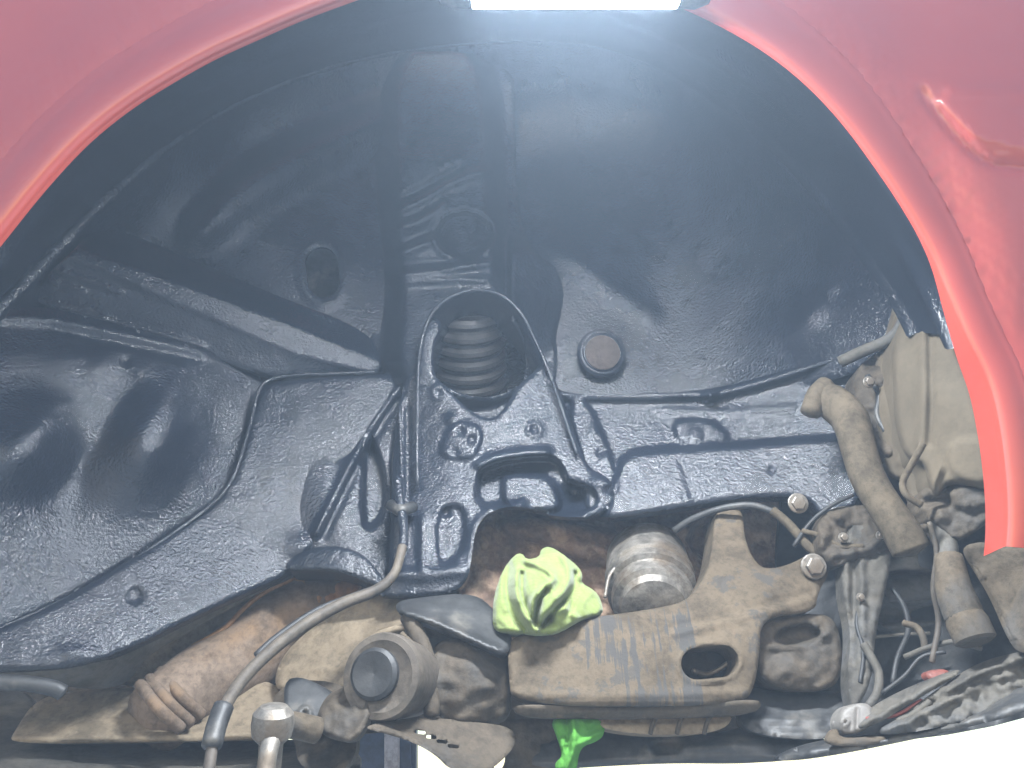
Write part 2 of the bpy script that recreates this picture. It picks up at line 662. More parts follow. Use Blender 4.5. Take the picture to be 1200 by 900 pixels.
def box_px(name, x0, y0, x1, y1, ya, yb, m, parent=None, bev=0.004, label=None, z_skew=0.0):
    """a bevelled block whose front face spans the given rectangle at depth ya and which reaches back to yb"""
    pts = [P(x, y, ya) for x, y in ((x0, y0), (x1, y0), (x1, y1), (x0, y1))]
    V = pts + [p + Vector((0, yb - ya, z_skew)) for p in pts]
    bm = bmesh.new()
    vs_ = [bm.verts.new(v) for v in V]
    for f in ((0, 3, 2, 1), (4, 5, 6, 7), (0, 1, 5, 4), (1, 2, 6, 5), (2, 3, 7, 6), (3, 0, 4, 7)):
        bm.faces.new([vs_[i] for i in f])
    bmesh.ops.recalc_face_normals(bm, faces=bm.faces)
    if bev:
        bmesh.ops.bevel(bm, geom=bm.edges[:], offset=bev, segments=2, affect='EDGES', clamp_overlap=True)
    V = [tuple(v.co) for v in bm.verts]
    bm.verts.index_update()
    F = [tuple(v.index for v in f.verts) for f in bm.faces]
    bm.free()
    return mesh_obj(name, V, F, m, parent, label, smooth=False)


def thing(name, label, cat, loc, group=None):
    o = bpy.data.objects.new(name, None)
    COL.objects.link(o)
    o.location = loc
    o.empty_display_size = 0.05
    WL[o.name] = Vector(loc)
    o['label'] = label
    o['category'] = cat
    if group:
        o['group'] = group
    return o


# ------------------------------------------------------------------ setting: the ground
def build_ground():
    n, R = 48, 7.0
    V = [(0, 0, 0)] + [(R * math.cos(2 * math.pi * k / n), R * math.sin(2 * math.pi * k / n), 0) for k in range(n)]
    F = [(0, 1 + k, 1 + (k + 1) % n) for k in range(n)]
    o = mesh_obj('ground', V, F, M['concrete'])
    o['kind'] = 'structure'
    o['label'] = 'pale concrete yard floor under the raised car'


build_ground()

# ------------------------------------------------------------------ the car
car = thing('car', 'red car seen close into its empty front wheel arch, freshly coated in shiny black underseal', 'car', (0.0, 0.3, 0.85))

LIP = [(-90, 400), (-40, 333), (0, 284), (50, 222), (100, 168), (150, 127), (200, 95), (250, 67), (300, 44), (350, 22), (400, 3), (450, -14),
       (520, -30), (600, -38), (680, -34), (740, -20), (800, 6), (850, 30), (900, 60), (945, 96), (985, 138), (1020, 184),
       (1058, 240), (1092, 300), (1113, 350), (1136, 402), (1155, 440), (1166, 475), (1174, 520), (1179, 570), (1180, 612), (1178, 640)]
lip_y = tps([(-90, 400, 0.0), (0, 284, -0.02), (300, 44, -0.085), (600, -38, -0.12), (900, 60, -0.085), (1092, 300, -0.02), (1180, 640, 0.02)])


def build_fender():
    lp = resample(catmull(LIP, 4), 8, False)
    t = np.gradient(lp, axis=0)
    t /= np.linalg.norm(t, axis=1)[:, None]
    nrm = np.stack([t[:, 1], -t[:, 0]], 1)          # outwards (away from the wheel well)
    k = np.linspace(0, 1, len(lp))
    wid = 0.85 - 0.25 * sstep((k - 0.55) / 0.3)      # flare narrows at the bumper end
    hgt = 0.75 - 0.55 * sstep((k - 0.5) / 0.2)
    ly = lip_y(lp[:, 0], lp[:, 1])
    rows = [(0, 0.030), (0, 0.016), (0, 0.006), (0.6, 0.0), (3, -0.005), (8, -0.0095), (16, -0.0125), (26, -0.0135), (36, -0.0125),
            (46, -0.009), (54, -0.0045), (61, -0.001), (70, 0.0), (78, 0.002)]
    V = []
    for o_, dy in rows:
        q = lp + nrm * (o_ * wid)[:, None]
        w = dy
        yy = ly + (w * hgt if dy <= 0 else 0)
        pw = PA(q[:, 0], q[:, 1], yy)
        if dy > 0 and o_ > 60:
            pw = pw + np.array((0, dy, 0))
        elif dy > 0:
            fl = dy * (0.12 + 0.98 * sstep((k - 0.78) / 0.14))
            pw = pw + np.stack([0 * fl, fl, 0 * fl], 1)
        V.append(pw)
    n = len(lp)
    V = np.vstack(V)
    F = []
    for i in range(len(rows) - 1):
        for j in range(n - 1):
            a = i * n + j
            F.append((a, a + 1, a + n + 1, a + n))
    # the wing panel around the flare
    q = lp + nrm * (69 * wid)[:, None]
    outl = np.vstack([q, [(1184, 641), (1330, 640), (1480, 560), (1480, -330), (-330, -330), (-330, 420)]])
    V0, F0 = V, F
    feats = [ridge([(955, 82), (1010, 92), (1100, 97), (1300, 116)], 9, -0.0022, 1),
             ridge([(1080, 106), (1100, 135), (1130, 168), (1160, 192), (1200, 197), (1330, 204)], 4.5, 0.008, 1),
             pad([(1082, 100), (1160, 186), (1480, 200), (1480, 120), (1200, 108)], -0.004, 8, 1),
             ridge([(905, 62), (960, 75), (1000, 60), (1200, 40)], 30, 0.0025, 2),
             lumps(230, 0.0038, 5)]
    base = tps([(-330, 420, 0.03), (-330, -330, -0.02), (0, 150, -0.02), (200, 0, -0.067), (300, -330, -0.07), (600, -140, -0.115), (600, -330, -0.09),
                (900, -20, -0.081), (1000, 90, -0.062), (1200, 0, -0.03), (1480, -330, 0.05), (1200, 300, -0.012), (1250, 500, 0.03), (1480, 560, 0.12), (1190, 640, 0.02),
                (1300, 200, 0.0), (1480, 100, 0.07)])
    # joined to the flare: depth near the flare follows the lip
    lipc = np.c_[lp, ly]

    def fit(X, Y):
        d2 = (X[:, None] - q[None, :, 0]) ** 2 + (Y[:, None] - q[None, :, 1]) ** 2
        j = d2.argmin(1)
        d = np.sqrt(d2.min(1))
        w = np.exp(-(d / 55) ** 2)
        tot = base(X, Y)
        for f_ in feats:
            tot = tot + f_(X, Y)
        return (ly[j] - tot) * w
    tmp = relief('front_fender', outl, [(0, 0, 0)] * 1 if False else 0.0, M['red'], car, step=6, thick=0.0, rnd=0, smooth=0,
                 feats=[lambda X, Y: base(X, Y), fit] + feats)
    # join the flare into the same mesh
    me = tmp.data
    c = np.array(WL[tmp.name])
    n1 = len(me.vertices)
    co = np.empty(n1 * 3)
    me.vertices.foreach_get('co', co)
    Va = co.reshape(-1, 3) + c
    Fa = [tuple(p.vertices) for p in me.polygons]
    Vb = np.vstack([Va, V0])
    Fb = Fa + [tuple(i + n1 for i in f) for f in F0]
    bpy.data.objects.remove(tmp)
    o = mesh_obj('front_fender', Vb, Fb, M['red'], car, 'glossy red wing with a flared wheel arch lip')
    return o


fender = build_fender()

# bonnet and the rest of the shell that closes the engine bay above and behind
def build_shell():
    z1, z0 = 2.30, 1.35
    V = [(-1.0, -0.10, z1), (1.1, -0.06, z1), (1.1, 1.45, z1), (-1.0, 1.45, z1),
         (1.1, 1.45, z0), (-1.0, 1.45, z0), (1.1, 0.35, z0), (-1.0, 0.5, z0), (-1.0, 0.0, 1.75), (1.1, 0.1, 1.6)]
    F = [(0, 1, 2, 3), (3, 2, 4, 5), (2, 1, 9, 6, 4), (0, 3, 5, 7, 8)]
    mesh_obj('bonnet', V, F, M['red'], car, smooth=False)


build_shell()

# --- roof of the wheel house: from the lip in to the seam
SEAM = [(-60, 425), (0, 362), (22, 340), (50, 310), (90, 268), (130, 228), (180, 184), (240, 142), (300, 110), (360, 86), (420, 68), (500, 54), (600, 47),
        (700, 52), (780, 82), (850, 128), (910, 180), (960, 236), (1010, 300), (1045, 352), (1065, 390)]


def build_roof():
    lp = resample(catmull(LIP[1:27], 4), 9, False)
    sm = resample(catmull(SEAM, 4), 9, False)
    N = 150
    a = np.stack([np.interp(np.linspace(0, 1, N), np.linspace(0, 1, len(lp)), lp[:, k]) for k in range(2)], 1)
    b = np.stack([np.interp(np.linspace(0, 1, N), np.linspace(0, 1, len(sm)), sm[:, k]) for k in range(2)], 1)
    A = PA(a[:, 0], a[:, 1], lip_y(a[:, 0], a[:, 1]) + 0.012)
    sy = tps([(0, 362, 0.17), (130, 228, 0.21), (300, 110, 0.24), (600, 47, 0.26), (850, 128, 0.22), (1065, 390, 0.14)])
    B = PA(b[:, 0], b[:, 1], sy(b[:, 0], b[:, 1]))
    R = 26
    V = []
    for i in range(R):
        t = i / (R - 1)
        p = A * (1 - t) + B * t
        # sagging lip edge, a rolled rib half way in, and a hem at the seam
        up = 0.020 * math.sin(math.pi * t) + 0.012 * math.exp(-((t - 0.05) / 0.05) ** 2)
        rib = -0.014 * math.exp(-((t - 0.50) / 0.09) ** 2) + 0.010 * math.exp(-((t - 0.30) / 0.10) ** 2)
        hem = -0.010 * math.exp(-((t - 0.975) / 0.03) ** 2)
        u = (p - np.array((0, 0.2, 1.0)))
        u[:, 1] = 0
        u /= np.linalg.norm(u, axis=1)[:, None]
        kk = np.linspace(0, 1, N)
        w = (rib * (0.6 + 0.6 * np.sin(kk * 19 + 1.0)) + up + hem)
        V.append(p + u * w[:, None])
    V = np.vstack(V)
    F = []
    for i in range(R - 1):
        for j in range(N - 1):
            q = i * N + j
            F.append((q, q + N, q + N + 1, q + 1))
    mesh_obj('wheel_house_roof', V, F, M['coat_rough'], car)
    # the folded hem that runs round the well
    keep = sm[(sm[:, 0] < 640)]
    W = PA(keep[:, 0], keep[:, 1], sy(keep[:, 0], keep[:, 1]) - 0.012)
    n = len(W)
    V, F = tube_geo(W, (0.0085 + 0.0010 * np.sin(np.arange(n) * 0.9) + 0.0007 * np.sin(np.arange(n) * 2.3)) * np.linspace(1.0, 0.6, n), 14)
    mesh_obj('rolled_hem', V, F, M['coat_rough'], car)


build_roof()

# --- inner wheel house panel (both sides of the strut tower)
HOLE = pill(378, 319, 30, 19, math.radians(82))
WH = [(0, 362, 0.20), (130, 228, 0.240), (240, 142, 0.268), (300, 105, 0.275), (600, 42, 0.30), (850, 128, 0.26), (1065, 390, 0.19), (420, 110, 0.36), (600, 95, 0.39), (420, 200, 0.395), (420, 385, 0.405),
     (140, 290, 0.325), (280, 160, 0.335), (300, 270, 0.36), (520, 300, 0.42), (650, 300, 0.41), (650, 450, 0.42), (700, 180, 0.405), (790, 130, 0.36), (760, 300, 0.408), (830, 455, 0.398), (840, 290, 0.375), (900, 430, 0.345), (960, 400, 0.285), (940, 280, 0.29)]
SWAGE = chaikin([(222, 272), (258, 228), (316, 186), (396, 148), (470, 118), (470, 160), (424, 176), (352, 214), (292, 252), (245, 288)], 2)


def swage(X, Y):
    plane = 0.335 + 0.0006 * (X - 340) + 0.0006 * (Y - 200)
    return sstep(sdf(X, Y, SWAGE) / 44 + 0.62) * (plane - tps(WH)(X, Y))


wheel_house = relief(
    'wheel_house',
    [(-30, 385), (50, 305), (130, 222), (240, 134), (360, 78), (500, 46), (600, 38), (700, 44), (790, 76), (870, 130), (970, 236), (1075, 385), (1080, 400),
     (1000, 440), (840, 480), (700, 480), (560, 470), (440, 450), (300, 400), (140, 330), (40, 395)],
    WH,
    M['coat'], car, step=4.5, thick=0.004,
    feats=[swage,
           disc(378, 319, 42, -0.0035, 7, 30, math.radians(82)),
           bump(700, 300, 60, 90, -0.012), bump(760, 380, 60, 50, 0.006),
           ridge([(610, 240), (640, 285), (690, 320), (760, 370)], 16, -0.006),
           ridge([(905, 180), (960, 245)], 7, -0.003),
           bump(945, 372, 26, 16, -0.008, -0.5), bump(972, 340, 8, 5, -0.004, -0.6),
           lumps(90, 0.0016, 3), lumps(34, 0.0005, 4)],
    holes=[HOLE, ellipse(556, 415, 64, 68)])
# black box put behind the oval hole to stand in for its dark inside
box_px('hole_backing', 350, 280, 408, 358, 0.47, 0.50, M['black'], wheel_house)
lathe('drain_plug', P(705, 414, 0.398), (0.1, -1, -0.25), [(0, 0.036), (0.003, 0.035), (0.0055, 0.032), (0.006, 0.029), (0.004, 0.027), (0.0038, 0.0)], M['coat'], wheel_house, 30)
lathe('plug_face', P(706, 413.5, 0.3935), (0.1, -1, -0.25), bevel_prof(0.0255, 0.003), M['plug'], wheel_house, 26, 'round rusty brown plug face')

relief('bay_backing', [(-80, 300), (200, 260), (700, 300), (1000, 380), (1000, 560), (700, 600), (460, 700), (-80, 720)], [(-80, 300, 0.50), (700, 300, 0.56), (1000, 560, 0.54), (-80, 720, 0.50)], M['black'], car, step=14, thick=0.01)  # black sheet added behind the gaps, stands in for the dark engine bay

# --- strut tower
tower = relief(
    'strut_tower',
    [(413, 60), (414, 200), (417, 300), (424, 370), (436, 410), (452, 440), (470, 500), (640, 520), (655, 420), (650, 392), (662, 360), (664, 335), (652, 312), (628, 298),
     (614, 270), (606, 230), (604, 150), (602, 60)],
    [(413, 60, 0.362), (602, 60, 0.362), (413, 200, 0.398), (606, 200, 0.398), (420, 380, 0.41), (650, 400, 0.41), (460, 500, 0.38), (640, 510, 0.38), (660, 340, 0.405)],
    M['coat_rough'], car, step=3.2, thick=0.006, rnd=4, rdepth=0.006,
    feats=[pad([(452, 40), (456, 240), (462, 350), (458, 470), (600, 470), (612, 420), (588, 320), (580, 240), (574, 40)], -0.055, 34),
           lambda X, Y: -0.050 * np.clip(1 - (X - 598) / 62.0, 0, 1) * sstep((X - 592) / 10) * sstep((Y - 270) / 30) * sstep((425 - Y) / 30),
           ridge([(462, 248), (500, 232), (530, 212), (575, 200)], 6, -0.0120), ridge([(460, 238), (495, 222), (540, 196)], 5, 0.0090),
           ridge([(460, 270), (500, 256), (520, 240)], 6, -0.0135), ridge([(462, 290), (485, 278), (510, 268)], 5, 0.0090),
           ridge([(460, 297), (480, 292), (508, 282)], 6, -0.0120),
           ridge([(462, 322), (500, 320), (540, 312), (575, 306)], 6, -0.0150), ridge([(465, 310), (520, 306), (570, 302)], 5, 0.0090),
           ridge([(470, 332), (530, 326), (570, 328)], 4, -0.0090),
           disc(544, 274, 33, 0.045, 8, 27), ridge(ellipse(544, 274, 35, 29), 4, -0.009),
           bump(520, 190, 60, 16, -0.006),
           lumps(26, 0.0012, 9)],
    holes=[chaikin([(505, 445), (503, 410), (512, 380), (535, 360), (560, 356), (590, 362), (612, 392), (618, 430), (610, 455), (560, 470)], 2)])
prof = [(-0.16, 0.0), (-0.16, 0.054)]
for k in range(6):
    t0 = -0.142 + k * 0.022
    prof += [(t0, 0.056), (t0 + 0.004, 0.0585), (t0 + 0.010, 0.0575), (t0 + 0.014, 0.051), (t0 + 0.018, 0.050)]
prof += [(-0.006, 0.055), (-0.001, 0.053), (0.003, 0.048), (0.005, 0.035), (0.006, 0.0)]
lathe('bump_stop', P(548, 364, 0.405), (0.0, -0.80, 0.60), prof, mat('coated_rubber', (0.034, 0.031, 0.030), (0.022, 0.021, 0.021), rough=0.4, scale=25, bump=0.3, bscale=200), car, 36, 'dark ribbed bump stop seen inside the round opening of the tower')
box_px('tower_cavity', 480, 330, 640, 500, 0.52, 0.55, M['coat'], tower)

# --- tower bracket (inverted U plate with its welded edges), mounting pad and bosses
bracket = relief(
    'tower_bracket',
    [(440, 700), (455, 690), (458, 600), (462, 500), (475, 440), (489, 430), (492, 395), (505, 366), (520, 380), (507, 405), (508, 440), (520, 450), (545, 478), (575, 494),
     (592, 478), (606, 452), (622, 440), (640, 420), (664, 478), (686, 548), (716, 560), (725, 585), (700, 606), (650, 606), (632, 598), (600, 592), (573, 600), (558, 616), (553, 650), (548, 682), (530, 696), (490, 699)],
    [(440, 700, 0.30), (460, 500, 0.355), (490, 400, 0.335), (545, 478, 0.335), (606, 452, 0.34), (664, 478, 0.35), (600, 540, 0.325), (520, 600, 0.31), (540, 690, 0.29),
     (720, 580, 0.32), (640, 600, 0.31)],
    M['coat'], car, step=3.2, thick=0.012, rnd=4, rdepth=0.005,
    feats=[pad([(528, 494), (556, 497), (566, 505), (560, 530), (552, 538), (520, 536), (516, 528)], -0.008, 6),
           disc(540, 505, 4, 0.006, 4), disc(553, 515, 4.5, 0.008, 4), disc(533, 530, 4, 0.006, 4), bump(529, 490, 7, 6, -0.006),
           disc(514, 460, 9, -0.004, 4), disc(514, 460, 4, 0.005, 4), disc(626, 504, 10, -0.004, 4), disc(626, 504, 5, 0.006, 4),
           # stepped recess above the engine opening
           pad([(558, 592), (560, 556), (572, 545), (610, 536), (645, 535), (658, 545), (664, 566), (690, 570), (700, 585), (690, 600), (650, 604), (612, 596), (590, 594)], 0.030, 8),
           pad([(588, 560), (600, 556), (640, 556), (652, 572), (660, 600), (612, 598), (590, 592)], -0.022, 6),
           ridge([(562, 545), (585, 534), (640, 530)], 5, -0.012),
           ridge([(552, 690), (556, 640), (560, 615), (580, 598), (610, 592)], 6, -0.010),
           pad([(512, 596), (545, 590), (545, 640), (530, 660), (512, 660)], 0.009, 8),
           ridge([(470, 470), (470, 590)], 4, -0.006), ridge([(478, 480), (478, 590)], 3, 0.004),
           ridge([(495, 610), (495, 665)], 5, -0.005), disc(522, 600, 5, 0.006, 5),
           ridge([(460, 672), (500, 674), (540, 668)], 9, -0.008),
           bump(707, 566, 16, 9, -0.008), disc(714, 574, 5, 0.006, 4), bump(672, 580, 14, 14, 0.02),
           lumps(28, 0.0010, 21)])
tube('plate_edge', [(489, 568, 0.312), (489, 500, 0.322), (490, 440, 0.325), (494, 400, 0.322), (506, 368, 0.315), (528, 348, 0.308), (556, 340, 0.306), (585, 345, 0.306), (608, 364, 0.310),
                    (624, 392, 0.322), (645, 440, 0.33), (662, 490, 0.33), (676, 532, 0.325)], 2.3, M['coat_rough'], bracket)
# hood of the plate over the bump stop
relief('bracket_hood', [(489, 440), (491, 398), (505, 366), (528, 346), (556, 338), (586, 343), (610, 362), (628, 396), (650, 445), (628, 436), (614, 395), (590, 368), (560, 360), (534, 366), (514, 388), (506, 420), (506, 445)],
       [(489, 440, 0.328), (505, 366, 0.318), (556, 338, 0.310), (610, 362, 0.313), (650, 445, 0.333), (507, 430, 0.362), (518, 384, 0.362), (560, 361, 0.362), (606, 386, 0.362), (628, 436, 0.362)], M['coat'], bracket, step=3, thick=0.06, rnd=3,
       feats=[lumps(24, 0.0008, 2)])
tube('flange_edge', [(468, 476, 0.345), (470, 530, 0.34), (471, 590, 0.325)], 1.8, M['coat_rough'], bracket)

# --- gusset wing left of the bracket
relief('gusset',
       [(342, 640), (345, 596), (356, 556), (372, 520), (387, 492), (400, 478), (440, 440), (474, 432), (470, 480), (456, 540), (458, 690), (430, 668), (395, 655)],
       [(342, 640, 0.346), (345, 596, 0.348), (387, 492, 0.372), (470, 440, 0.385), (456, 600, 0.36), (440, 680, 0.33), (395, 600, 0.340), (360, 560, 0.350)],
       M['coat'], car, step=3.4, thick=0.006,
       feats=[ridge([(478, 440), (430, 505), (370, 625)], 5, -0.010), ridge([(484, 446), (437, 510), (378, 630)], 4, 0.006),
              pad([(428, 500), (438, 520), (452, 560), (452, 600), (430, 625), (424, 600)], 0.030, 7),
              pad([(385, 490), (388, 520), (386, 590), (376, 650), (330, 650), (340, 596), (356, 545)], -0.004, 14, 1),
              bump(412, 545, 14, 10, -0.005), lumps(40, 0.001, 31)])

# --- diagonal reinforcement beam on the left
NOSE = [(84, 296), (120, 308), (190, 336), (270, 368), (350, 400), (446, 432)]
BU = [(110, 258), (140, 268), (220, 303), (320, 346), (428, 386), (470, 402)]
BL = [(20, 352), (60, 362), (140, 380), (240, 412), (310, 440), (446, 444)]


def beam_depth(X, Y):
    dn, du, dl = (seg_dist(X, Y, p, False) for p in (NOSE, BU, BL))
    f = (X - 84) / 360.0
    yn, yu, yl = 0.222 + 0.158 * f, 0.290 + 0.110 * f, 0.262 + 0.130 * f
    up = Y < np.interp(X, [p[0] for p in NOSE], [p[1] for p in NOSE])
    band = np.interp(X, [80, 200, 350, 446], [5, 11, 15, 7])
    k = np.clip((dn - band) / np.maximum(np.where(up, du, dl) + dn - band, 1e-3), 0, 1)
    tilt = 0.00024 * np.clip(Y - np.interp(X, [p[0] for p in NOSE], [p[1] for p in NOSE]), -18, 18)
    return yn + tilt + (np.where(up, yu, yl) - yn) * (k ** 0.8)


relief('reinforcement_beam',
       [(84, 296), (112, 262), (140, 268), (220, 302), (320, 345), (425, 384), (446, 415), (446, 440), (380, 446), (310, 442), (240, 414), (130, 380), (34, 358), (50, 325)],
       0.0, M['coat'], car, step=3.2, thick=0.01,
       feats=[beam_depth, ridge([(136, 268), (220, 304), (320, 347), (424, 386)], 2.5, -0.005, 1),
              ridge([(70, 318), (100, 328), (140, 342)], 4, -0.004), ridge([(60, 330), (100, 342)], 3, -0.003), ridge([(40, 352), (130, 376), (240, 407)], 3, -0.004), lumps(30, 0.0010, 41)])

# --- toe board bulge at the left
relief('toe_board',
       [(-60, 372), (30, 360), (60, 360), (140, 380), (250, 412), (312, 442), (312, 470), (296, 520), (276, 570), (240, 600), (180, 640), (90, 695), (0, 742), (-60, 765)],
       [(-60, 372, 0.16), (40, 362, 0.215), (250, 412, 0.325), (310, 450, 0.37), (280, 560, 0.36), (180, 640, 0.31), (0, 740, 0.22), (-60, 760, 0.20), (-20, 520, 0.17), (90, 450, 0.235),
        (200, 480, 0.285), (150, 560, 0.285), (60, 640, 0.245)],
       M['coat'], car, step=4, thick=0.006,
       feats=[bump(35, 520, 60, 38, -0.024, -0.75), bump(168, 525, 48, 62, -0.034, 0.35), ridge([(150, 462), (118, 515), (70, 585)], 30, 0.011),
              ridge([(-20, 372), (50, 372), (130, 388), (240, 412)], 6, -0.006), ridge([(60, 384), (130, 402), (230, 420)], 5, 0.003),
              bump(105, 428, 80, 26, -0.006, 0.2), disc(147, 424, 5, 0.004, 5), lumps(60, 0.0016, 52), lumps(24, 0.0006, 53)])
tube('welded_flange', [(440, 436, 0.372), (390, 438, 0.362), (340, 440, 0.352), (315, 446, 0.345), (303, 458, 0.340), (295, 490, 0.338), (284, 530, 0.334), (272, 562, 0.328), (252, 588, 0.318),
                       (210, 620, 0.298), (150, 660, 0.27), (80, 700, 0.238), (0, 736, 0.205), (-50, 755, 0.19)], 2.4, M['coat_rough'], car)

# --- lower rail that sweeps down to the left
rail = relief(
    'sill_rail',
    [(-60, 757), (0, 737), (90, 694), (200, 626), (252, 590), (274, 560), (288, 520), (300, 462), (318, 446), (360, 441), (445, 436), (472, 444), (430, 520), (380, 620), (355, 655), (350, 668),
     (300, 690), (230, 722), (150, 762), (100, 780), (60, 786), (-60, 788)],
    [(-60, 757, 0.185), (0, 737, 0.20), (252, 590, 0.318), (300, 462, 0.345), (445, 436, 0.375), (350, 660, 0.335), (230, 715, 0.275), (80, 785, 0.215), (-60, 788, 0.18), (330, 560, 0.34)],
    M['coat'], car, step=4, thick=0.012, rnd=5, rdepth=0.006,
    feats=[disc(158, 698, 9, 0.006, 5), bump(360, 640, 30, 16, -0.01), bump(90, 765, 24, 10, -0.004), lumps(46, 0.0012, 61), lumps(20, 0.0006, 62)])
# the rail's lip where the inspection cover is (arched edge above the pipe)
relief('rail_lip', [(330, 668), (345, 650), (372, 640), (405, 640), (430, 652), (448, 676), (455, 692), (432, 684), (405, 672), (375, 668), (350, 670)],
       [(330, 668, 0.315), (390, 640, 0.305), (455, 692, 0.30), (390, 670, 0.295)], M['coat_rough'], rail, step=3, thick=0.05, rnd=5, rdepth=0.006, feats=[lumps(16, 0.0015, 71)])
relief('rail_underside', [(-60, 786), (60, 784), (110, 776), (160, 757), (240, 716), (345, 668), (352, 672), (300, 694), (240, 728), (165, 770), (150, 800), (110, 808), (60, 802), (-60, 798)],
       [(-60, 790, 0.20), (110, 780, 0.235), (240, 716, 0.29), (345, 668, 0.345), (150, 790, 0.29)], M['greydust'], rail, step=4, thick=0.006)
tube('sill_edge', [(-40, 800, 0.16), (20, 800, 0.17), (60, 806, 0.18), (74, 812, 0.185)], 9, M['black'], rail)

# --- right chassis rail
crail = relief(
    'chassis_rail',
    [(650, 452), (664, 462), (740, 462), (825, 458), (900, 440), (1000, 410), (1065, 386), (1075, 400), (1010, 470), (1012, 600), (960, 606), (950, 582), (880, 582), (790, 596), (690, 612), (684, 570), (664, 490)],
    [(650, 452, 0.375), (825, 462, 0.355), (1065, 386, 0.235), (690, 610, 0.33), (880, 580, 0.315), (1010, 600, 0.28), (740, 520, 0.35), (900, 515, 0.325), (1000, 480, 0.285)],
    M['coat'], car, step=3.6, thick=0.02, rnd=5, rdepth=0.005,
    feats=[ridge([(655, 462), (740, 463), (832, 462)], 6, -0.019), ridge([(700, 455), (790, 452), (830, 450)], 4, 0.004),
           ridge([(832, 464), (900, 446), (980, 420), (1060, 392)], 6, -0.018, 1),
           pad([(730, 532), (780, 526), (860, 522), (960, 514), (1020, 510), (1020, 640), (700, 640), (722, 560)], -0.020, 9, 1),
           pad([(784, 492), (835, 490), (862, 520), (800, 526)], -0.006, 8), disc(815, 510, 8, -0.003, 5),
           disc(904, 551, 4, 0.006, 4), ridge([(770, 480), (840, 484), (930, 478)], 4, -0.003),
           pad([(664, 468), (688, 466), (714, 530), (728, 575), (700, 590), (684, 548)], -0.010, 5, 1),
           ridge([(798, 540), (812, 580), (818, 600)], 3, 0.003),
           disc(706, 530, 6, 0.006, 4), bump(709, 534, 5, 5, -0.005), bump(694, 506, 5, 5, -0.004),
           lumps(30, 0.0009, 81)])
hexhead('bolt', 935, 590, 0.285, 12, M['steel'], crail)

# ------------------------------------------------------------------ engine bay pieces seen through the opening
relief('engine_block', [(530, 570), (640, 560), (720, 560), (850, 560), (990, 560), (990, 700), (880, 760), (540, 760)],
       [(540, 590, 0.42), (640, 600, 0.41), (850, 600, 0.46), (990, 600, 0.48), (600, 740, 0.39), (860, 740, 0.44)], M['rust'], car, step=4, thick=0.05,
       feats=[pad([(585, 608), (640, 604), (740, 628), (750, 655), (700, 665), (640, 640), (590, 625)], -0.02, 10), bump(565, 640, 12, 30, -0.015), bump(640, 622, 20, 8, -0.012),
              pad([(556, 600), (580, 596), (578, 640), (560, 650)], -0.012, 6), bump(690, 640, 30, 14, -0.012), bump(800, 620, 22, 10, -0.02),
              pad([(805, 618), (845, 610), (846, 660), (810, 650)], 0.03, 8), lumps(22, 0.005, 91), lumps(11, 0.0015, 92)])
jt = lathe('axle_joint', P(762, 684, 0.345), (-0.10, -0.86, -0.80),
           [(-0.06, 0.050), (-0.02, 0.052), (-0.012, 0.0535), (0.0, 0.0535), (0.002, 0.0500), (0.006, 0.0500), (0.008, 0.0530), (0.020, 0.0520), (0.022, 0.046), (0.027, 0.045), (0.030, 0.0475), (0.044, 0.0465), (0.047, 0.040), (0.056, 0.037), (0.060, 0.022), (0.060, 0)],
           M['steel'], car, 36, 'ringed bare metal drive joint behind the subframe', wob=0.004)
tube('joint_band', [(709, 700, 0.30), (716, 672, 0.315), (740, 654, 0.325), (770, 650, 0.325), (798, 662, 0.318), (806, 690, 0.30)], 2.2, M['steel'], jt)

sub = relief(
    'subframe',
    [(594, 745), (640, 742), (668, 734), (690, 724), (735, 718), (775, 712), (805, 704), (822, 684), (834, 655), (838, 592), (870, 594), (872, 630), (882, 655), (896, 668), (925, 662), (950, 648), (972, 654), (972, 672),
     (958, 695), (956, 718), (892, 722), (890, 770), (884, 806), (872, 824), (780, 828), (600, 826), (596, 790)],
    [(594, 745, 0.235), (600, 826, 0.215), (870, 824, 0.215), (885, 725, 0.225), (955, 715, 0.245), (965, 655, 0.27), (838, 595, 0.315), (870, 595, 0.315), (740, 716, 0.235), (720, 780, 0.212), (850, 690, 0.25)],
    M['subframe'], car, step=3.0, thick=0.05, rnd=3.5, rdepth=0.004,
    feats=[ridge([(790, 735), (850, 720), (950, 695)], 5, 0.003), ridge([(790, 742), (850, 728), (950, 702)], 5, -0.003),
           ridge(pill(855, 690, 14, 8, 1.4), 2, 0.002, 0), disc(832, 776, 38, -0.004, 10, 25, -0.1), ridge([(604, 812), (700, 816), (870, 812)], 6, -0.003), lumps(60, 0.0015, 101)],
    holes=[pill(832, 776, 34, 19, math.radians(-6))])
relief('subframe_lip', [(598, 824), (700, 829), (800, 828), (884, 818), (895, 826), (880, 838), (780, 842), (640, 842), (606, 838)],
       [(598, 824, 0.205), (884, 820, 0.21), (640, 842, 0.222), (880, 838, 0.222)], M['dust_dark'], sub, step=4, thick=0.02, rnd=4, rdepth=0.004)
hexhead('bolt', 953, 664, 0.255, 15, M['steel'], sub, 0.01)
tube('casting_edge', [(812, 786, 0.262), (830, 790, 0.27), (852, 778, 0.265), (860, 768, 0.26)], 3, M['steel'], sub)
box_px('subframe_cavity', 790, 740, 878, 812, 0.29, 0.34, M['dust_dark'], sub)
